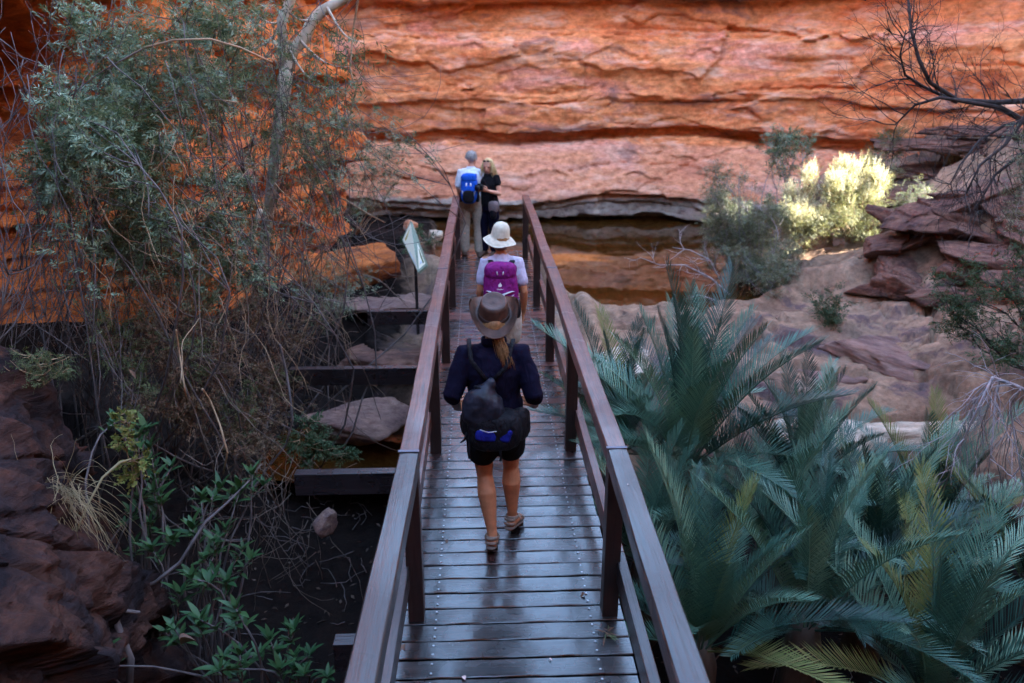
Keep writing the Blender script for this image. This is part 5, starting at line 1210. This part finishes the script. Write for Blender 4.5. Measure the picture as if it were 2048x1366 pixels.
# ------------------------------------------------------------------ shrubs by the pool and the sunlit one
def ball(px, py, Y, w, h, n, seed):
    """clumps filling an ellipsoid given in photo pixels"""
    rg_ = random.Random(seed); c = at(px, py, Y=Y); k = pxm(c); out = []
    while len(out) < n:
        p = Vector((rg_.uniform(-1, 1), rg_.uniform(-1, 1), rg_.uniform(-1, 1)))
        if .25 < p.length < 1: out.append((c+Vector((p.x*w/k, p.y*w/k*.8, p.z*h/k)), .28))
    return out
fine = dict(n=8, rl=.13, ll=.055, lw=.009)
shrub('pool_shrub', 'rounded grey green shrub at the right edge of the pool', 'shrub', gbase(1500, 590, 14.6), ball(1490, 440, 14.6, 98, 118, 44, 1), L_grey, M_dead, 130, 101, fine, r0=.02, twig=7, up=.5)
shrub('pool_shrub', 'low blue grey shrub at the water\'s edge in front of the round one', 'shrub', gbase(1540, 600, 13.5), ball(1550, 545, 13.5, 85, 50, 18, 2), L_grey, M_dead, 110, 102, fine, r0=.015, twig=6)
shrub('sunlit_shrub', 'tall shrub with pale sprays added as sun highlights on the sand bank', 'shrub', gbase(1690, 570, 15.2), ball(1690, 440, 15.2, 85, 105, 34, 3), L_sunny, M_tan, 130, 103, dict(n=8, rl=.17, ll=.06, lw=.011, droop=-.1), r0=.02, twig=7, up=.9, sun_plume=L_plume_sun)
shrub('sunlit_shrub', 'shrub with pale sprays added as sun highlights left of the tall one', 'shrub', gbase(1600, 580, 15.0), ball(1600, 420, 15.0, 45, 80, 16, 4), L_sunny, M_tan, 120, 104, dict(n=8, rl=.17, ll=.06, lw=.011, droop=-.1), r0=.02, twig=7, up=.9, sun_plume=L_plume_sun)
shrub('sapling', 'thin sapling with small round crown in front of the cliff', 'tree', gbase(1575, 480, 17.2), ball(1572, 290, 17.2, 42, 32, 9, 5), L_acacia, M_dead, 50, 105, dict(n=7, rl=.16, ll=.08, lw=.02), r0=.015, twig=5)
shrub('bush', 'dull brown green bush below the cliff at right', 'shrub', gbase(1765, 450, 17), ball(1765, 295, 17, 32, 42, 9, 6), L_dull, M_dead, 60, 106, fine, r0=.015, twig=5)
shrub('bush', 'yellow green bush behind the sunlit shrubs', 'shrub', gbase(1735, 480, 16.6), ball(1735, 340, 16.6, 50, 30, 10, 7), L_sunny, M_dead, 60, 107, fine, r0=.015, twig=5)
shrub('bush', 'small grey bush on the rubble bank', 'shrub', at(1850, 440, Y=14.6), ball(1848, 400, 14.6, 35, 26, 8, 8), L_grey, M_dead, 50, 108, fine, r0=.01, twig=5)
shrub('bush', 'small leafy plant growing from the crack in the red slab', 'shrub', gbase(1660, 655, 11.6), ball(1658, 625, 11.6, 30, 30, 7, 9), L_small, M_tan, 45, 109, dict(n=8, rl=.12, ll=.06, lw=.012), r0=.008, twig=4, up=.7)
shrub('bush', 'dark small leaved bush with red tips at the right edge', 'shrub', at(2100, 760, Y=8.4), CL([(1990, 560, 8.4, 70), (1940, 590, 8.3, 60), (2030, 520, 8.6, 70), (1900, 570, 8.3, 50), (1970, 640, 8.2, 60), (2040, 620, 8.2, 60), (1920, 640, 8.3, 45), (2030, 690, 8, 50), (1990, 700, 8, 40), (1880, 600, 8.4, 40), (2040, 460, 8.8, 60)]), L_small, M_blackb, 110, 110, dict(n=9, rl=.11, ll=.045, lw=.012), r0=.02, twig=7)
rg = random.Random(77); C_ = []
for k in range(60):
    x, y = rg.choice([(1990, 560), (2020, 520), (1950, 590), (2030, 620)]); C_.append(tuple(at(x+rg.gauss(0, 35), y+rg.gauss(0, 35), Y=8.2+rg.uniform(-.2, .2))))
v, f = sprays(np.array(C_), rs.normal(size=(60, 3)), n=3, rl=.04, ll=.04, lw=.012, seed=4)
rt = mk('red_leaf_tips', v, f, foliage('red_tip', [(.30, .05, .03), (.40, .09, .05)], .3), smooth=False); tag(rt, 'scattered red leaf tips on the dark bush at right', kind='stuff')
shrub('weeping_bush', 'grey green foliage hanging at the upper right edge', 'shrub', at(2120, 500, Y=8.0), CL([(2060, 330, 8, 50), (2040, 400, 8, 40), (2070, 250, 8, 45), (2045, 310, 8, 40)]), L_grey, M_dead, 60, 111, dict(n=9, rl=.13, ll=.05, lw=.008, droop=.6), r0=.012, twig=6, up=-.6)

# ------------------------------------------------------------------ dead wood
def dead_tree(name, label, paths, mat, Y, seed, twigs=5, tl=(60, 170), depth=2, spread=.7, grav=0, r_t=.006):
    b0 = at(*paths[0][0][0], Y=Y); t = empty(name, b0, 0, label, 'tree' if name == 'dead_tree' else 'branch'); rg_ = random.Random(seed)
    def sub(mb, x, y, Yk, a, L, r, d):
        pts = []; m = 6; cx, cy_ = x, y; yy = Yk; dy = rg_.gauss(0, .25); joints = []
        for i in range(m+1):
            pts.append(at(cx, cy_, Y=yy)-b0); joints.append((cx, cy_, yy, a)); a += rg_.gauss(0, .22)
            if grav: a += grav*math.cos(a)*.35*(1 if True else 0)
            cx += math.cos(a)*L/m; cy_ += math.sin(a)*L/m; yy += dy/m
        mb.tube(pts, [r*(1-.7*i/m) for i in range(m+1)], 5 if r > .005 else 4)
        if d > 0:
            for q in range(rg_.randint(2, 4)):
                j = joints[rg_.randint(1, m-1)]; sub(mb, j[0], j[1], j[2], j[3]+rg_.choice((-1, 1))*rg_.uniform(.3, .9), L*rg_.uniform(.4, .7), r*.6, d-1)
    for (pts, r0, r1) in paths:
        mb = MB(); n = len(pts); W = [at(x, y, Y=Y+.2*math.sin(i*1.3))-b0 for i, (x, y) in enumerate(pts)]
        mb.tube(W, [r0+(r1-r0)*i/(n-1) for i in range(n)], 8)
        for i in range(n-1):
            for q in range(twigs):
                u = rg_.random(); x = pts[i][0]+(pts[i+1][0]-pts[i][0])*u; y = pts[i][1]+(pts[i+1][1]-pts[i][1])*u
                a = math.atan2(pts[i+1][1]-pts[i][1], pts[i+1][0]-pts[i][0])+rg_.choice((-1, 1))*rg_.uniform(.3, spread+.5)
                sub(mb, x, y, Y+.2*math.sin(i*1.3+u), a, rg_.uniform(*tl), r_t*rg_.uniform(.7, 1.3), depth)
        mb.build('limb', mat, t)
    return t
dead_tree('dead_tree', 'blackened bare tree reaching in from the upper right', [
    ([(2080, 200), (1990, 205), (1915, 200), (1860, 165), (1838, 120), (1822, 60), (1815, -20)], .032, .012),
    ([(1915, 205), (1850, 175), (1810, 150), (1800, 110), (1812, 60)], .02, .006),
    ([(2080, 260), (2000, 215), (1940, 205), (1880, 195), (1830, 210), (1790, 250)], .034, .008),
    ([(2090, 240), (2010, 250), (1960, 280), (1920, 330), (1900, 370)], .024, .006)], M_blackb, 8.8, 121, 4, (60, 170), 2)
dead_tree('dead_tree', 'dark drooping dead branches at the right edge above the rubble', [
    ([(2100, 150), (2060, 220), (2010, 290), (1960, 330), (1930, 390)], .03, .006), ([(2100, 300), (2040, 310), (1990, 350), (1950, 420)], .03, .006)], M_blackb, 8.0, 122, 5, (50, 140), 2, grav=.6)
dead_tree('dead_branch', 'white bleached dead twigs weeping over the cycads at right', [
    ([(2090, 800), (2030, 770), (1985, 755), (1975, 775), (1940, 850), (1905, 930), (1880, 1000)], .016, .004),
    ([(2040, 775), (2000, 760), (1990, 800), (1985, 880), (1975, 960)], .014, .004), ([(2040, 780), (2020, 810), (2030, 880), (2045, 960)], .012, .004), ([(1985, 760), (1960, 790), (1930, 840), (1900, 900)], .010, .003)], M_dead, 5.9, 123, 3, (60, 160), 1, .5, grav=.5, r_t=.005)
dead_tree('dead_branch', 'bare grey driftwood branches at the pool edge before the round shrub', [
    ([(1460, 590), (1420, 555), (1370, 530), (1320, 530), (1280, 515)], .02, .006), ([(1440, 560), (1420, 520), (1380, 500), (1345, 495)], .014, .005), ([(1430, 600), (1400, 590), (1360, 600)], .014, .005)], M_dead, 13.3, 124, 2, (30, 60), 1, r_t=.007)

# ------------------------------------------------------------------ small things fallen on the deck
def on_deck(px, py, z=.006): return at(px, py, z=z)
tw = empty('leaf_sprig', on_deck(1213, 1268), 0, 'small dry leaf sprig lying on the deck near the right post', 'leaf')
rg = random.Random(131)
lm = [leaf_mesh('leaf', .055, .008, m_, .2, .2) for m_ in (M_dl, L_dull)]
for k in range(13): inst(lm[k % 2], 'leaf', tw, (rg.gauss(0, .018), rg.gauss(0, .022), .008+rg.uniform(0, .012)), (rg.uniform(-.4, .4), rg.uniform(-.35, .1), rg.uniform(0, 6.28)), rg.uniform(.7, 1.3))
MB().tube([(-.05, .03, .005), (-.01, .01, .01), (.03, -.03, .006)], .002, 5).build('twig', M_tan, tw)
def dl_on(px, py, s, lab, me=dl2, z=.006):
    o = bpy.data.objects.new('fallen_leaf', me); COL.objects.link(o); o.location = on_deck(px, py, z); o.rotation_euler = (0, -.1, rg.uniform(0, 6)); o.scale = (s, s, s); tag(o, lab, 'leaf')
pet = leaf_mesh('petal', .04, .022, plain('pink_petal', (.6, .42, .38), .6, .1), .4, .3)
dl_on(930, 1360, 1, 'pale pink petal on the nearest plank', pet); dl_on(1098, 1317, .5, 'tiny white petal on the second plank', pet); dl_on(805, 1290, .45, 'narrow brown leaf on the deck beside the left post'); dl_on(893, 1080, .25, 'speck of leaf on the deck left of the walker'); dl_on(1170, 1188, .3, 'leaf fleck on the deck by the right post')
dl_on(1255, 970, .4, 'white fleck lying on the right handrail', pet, 1.036)
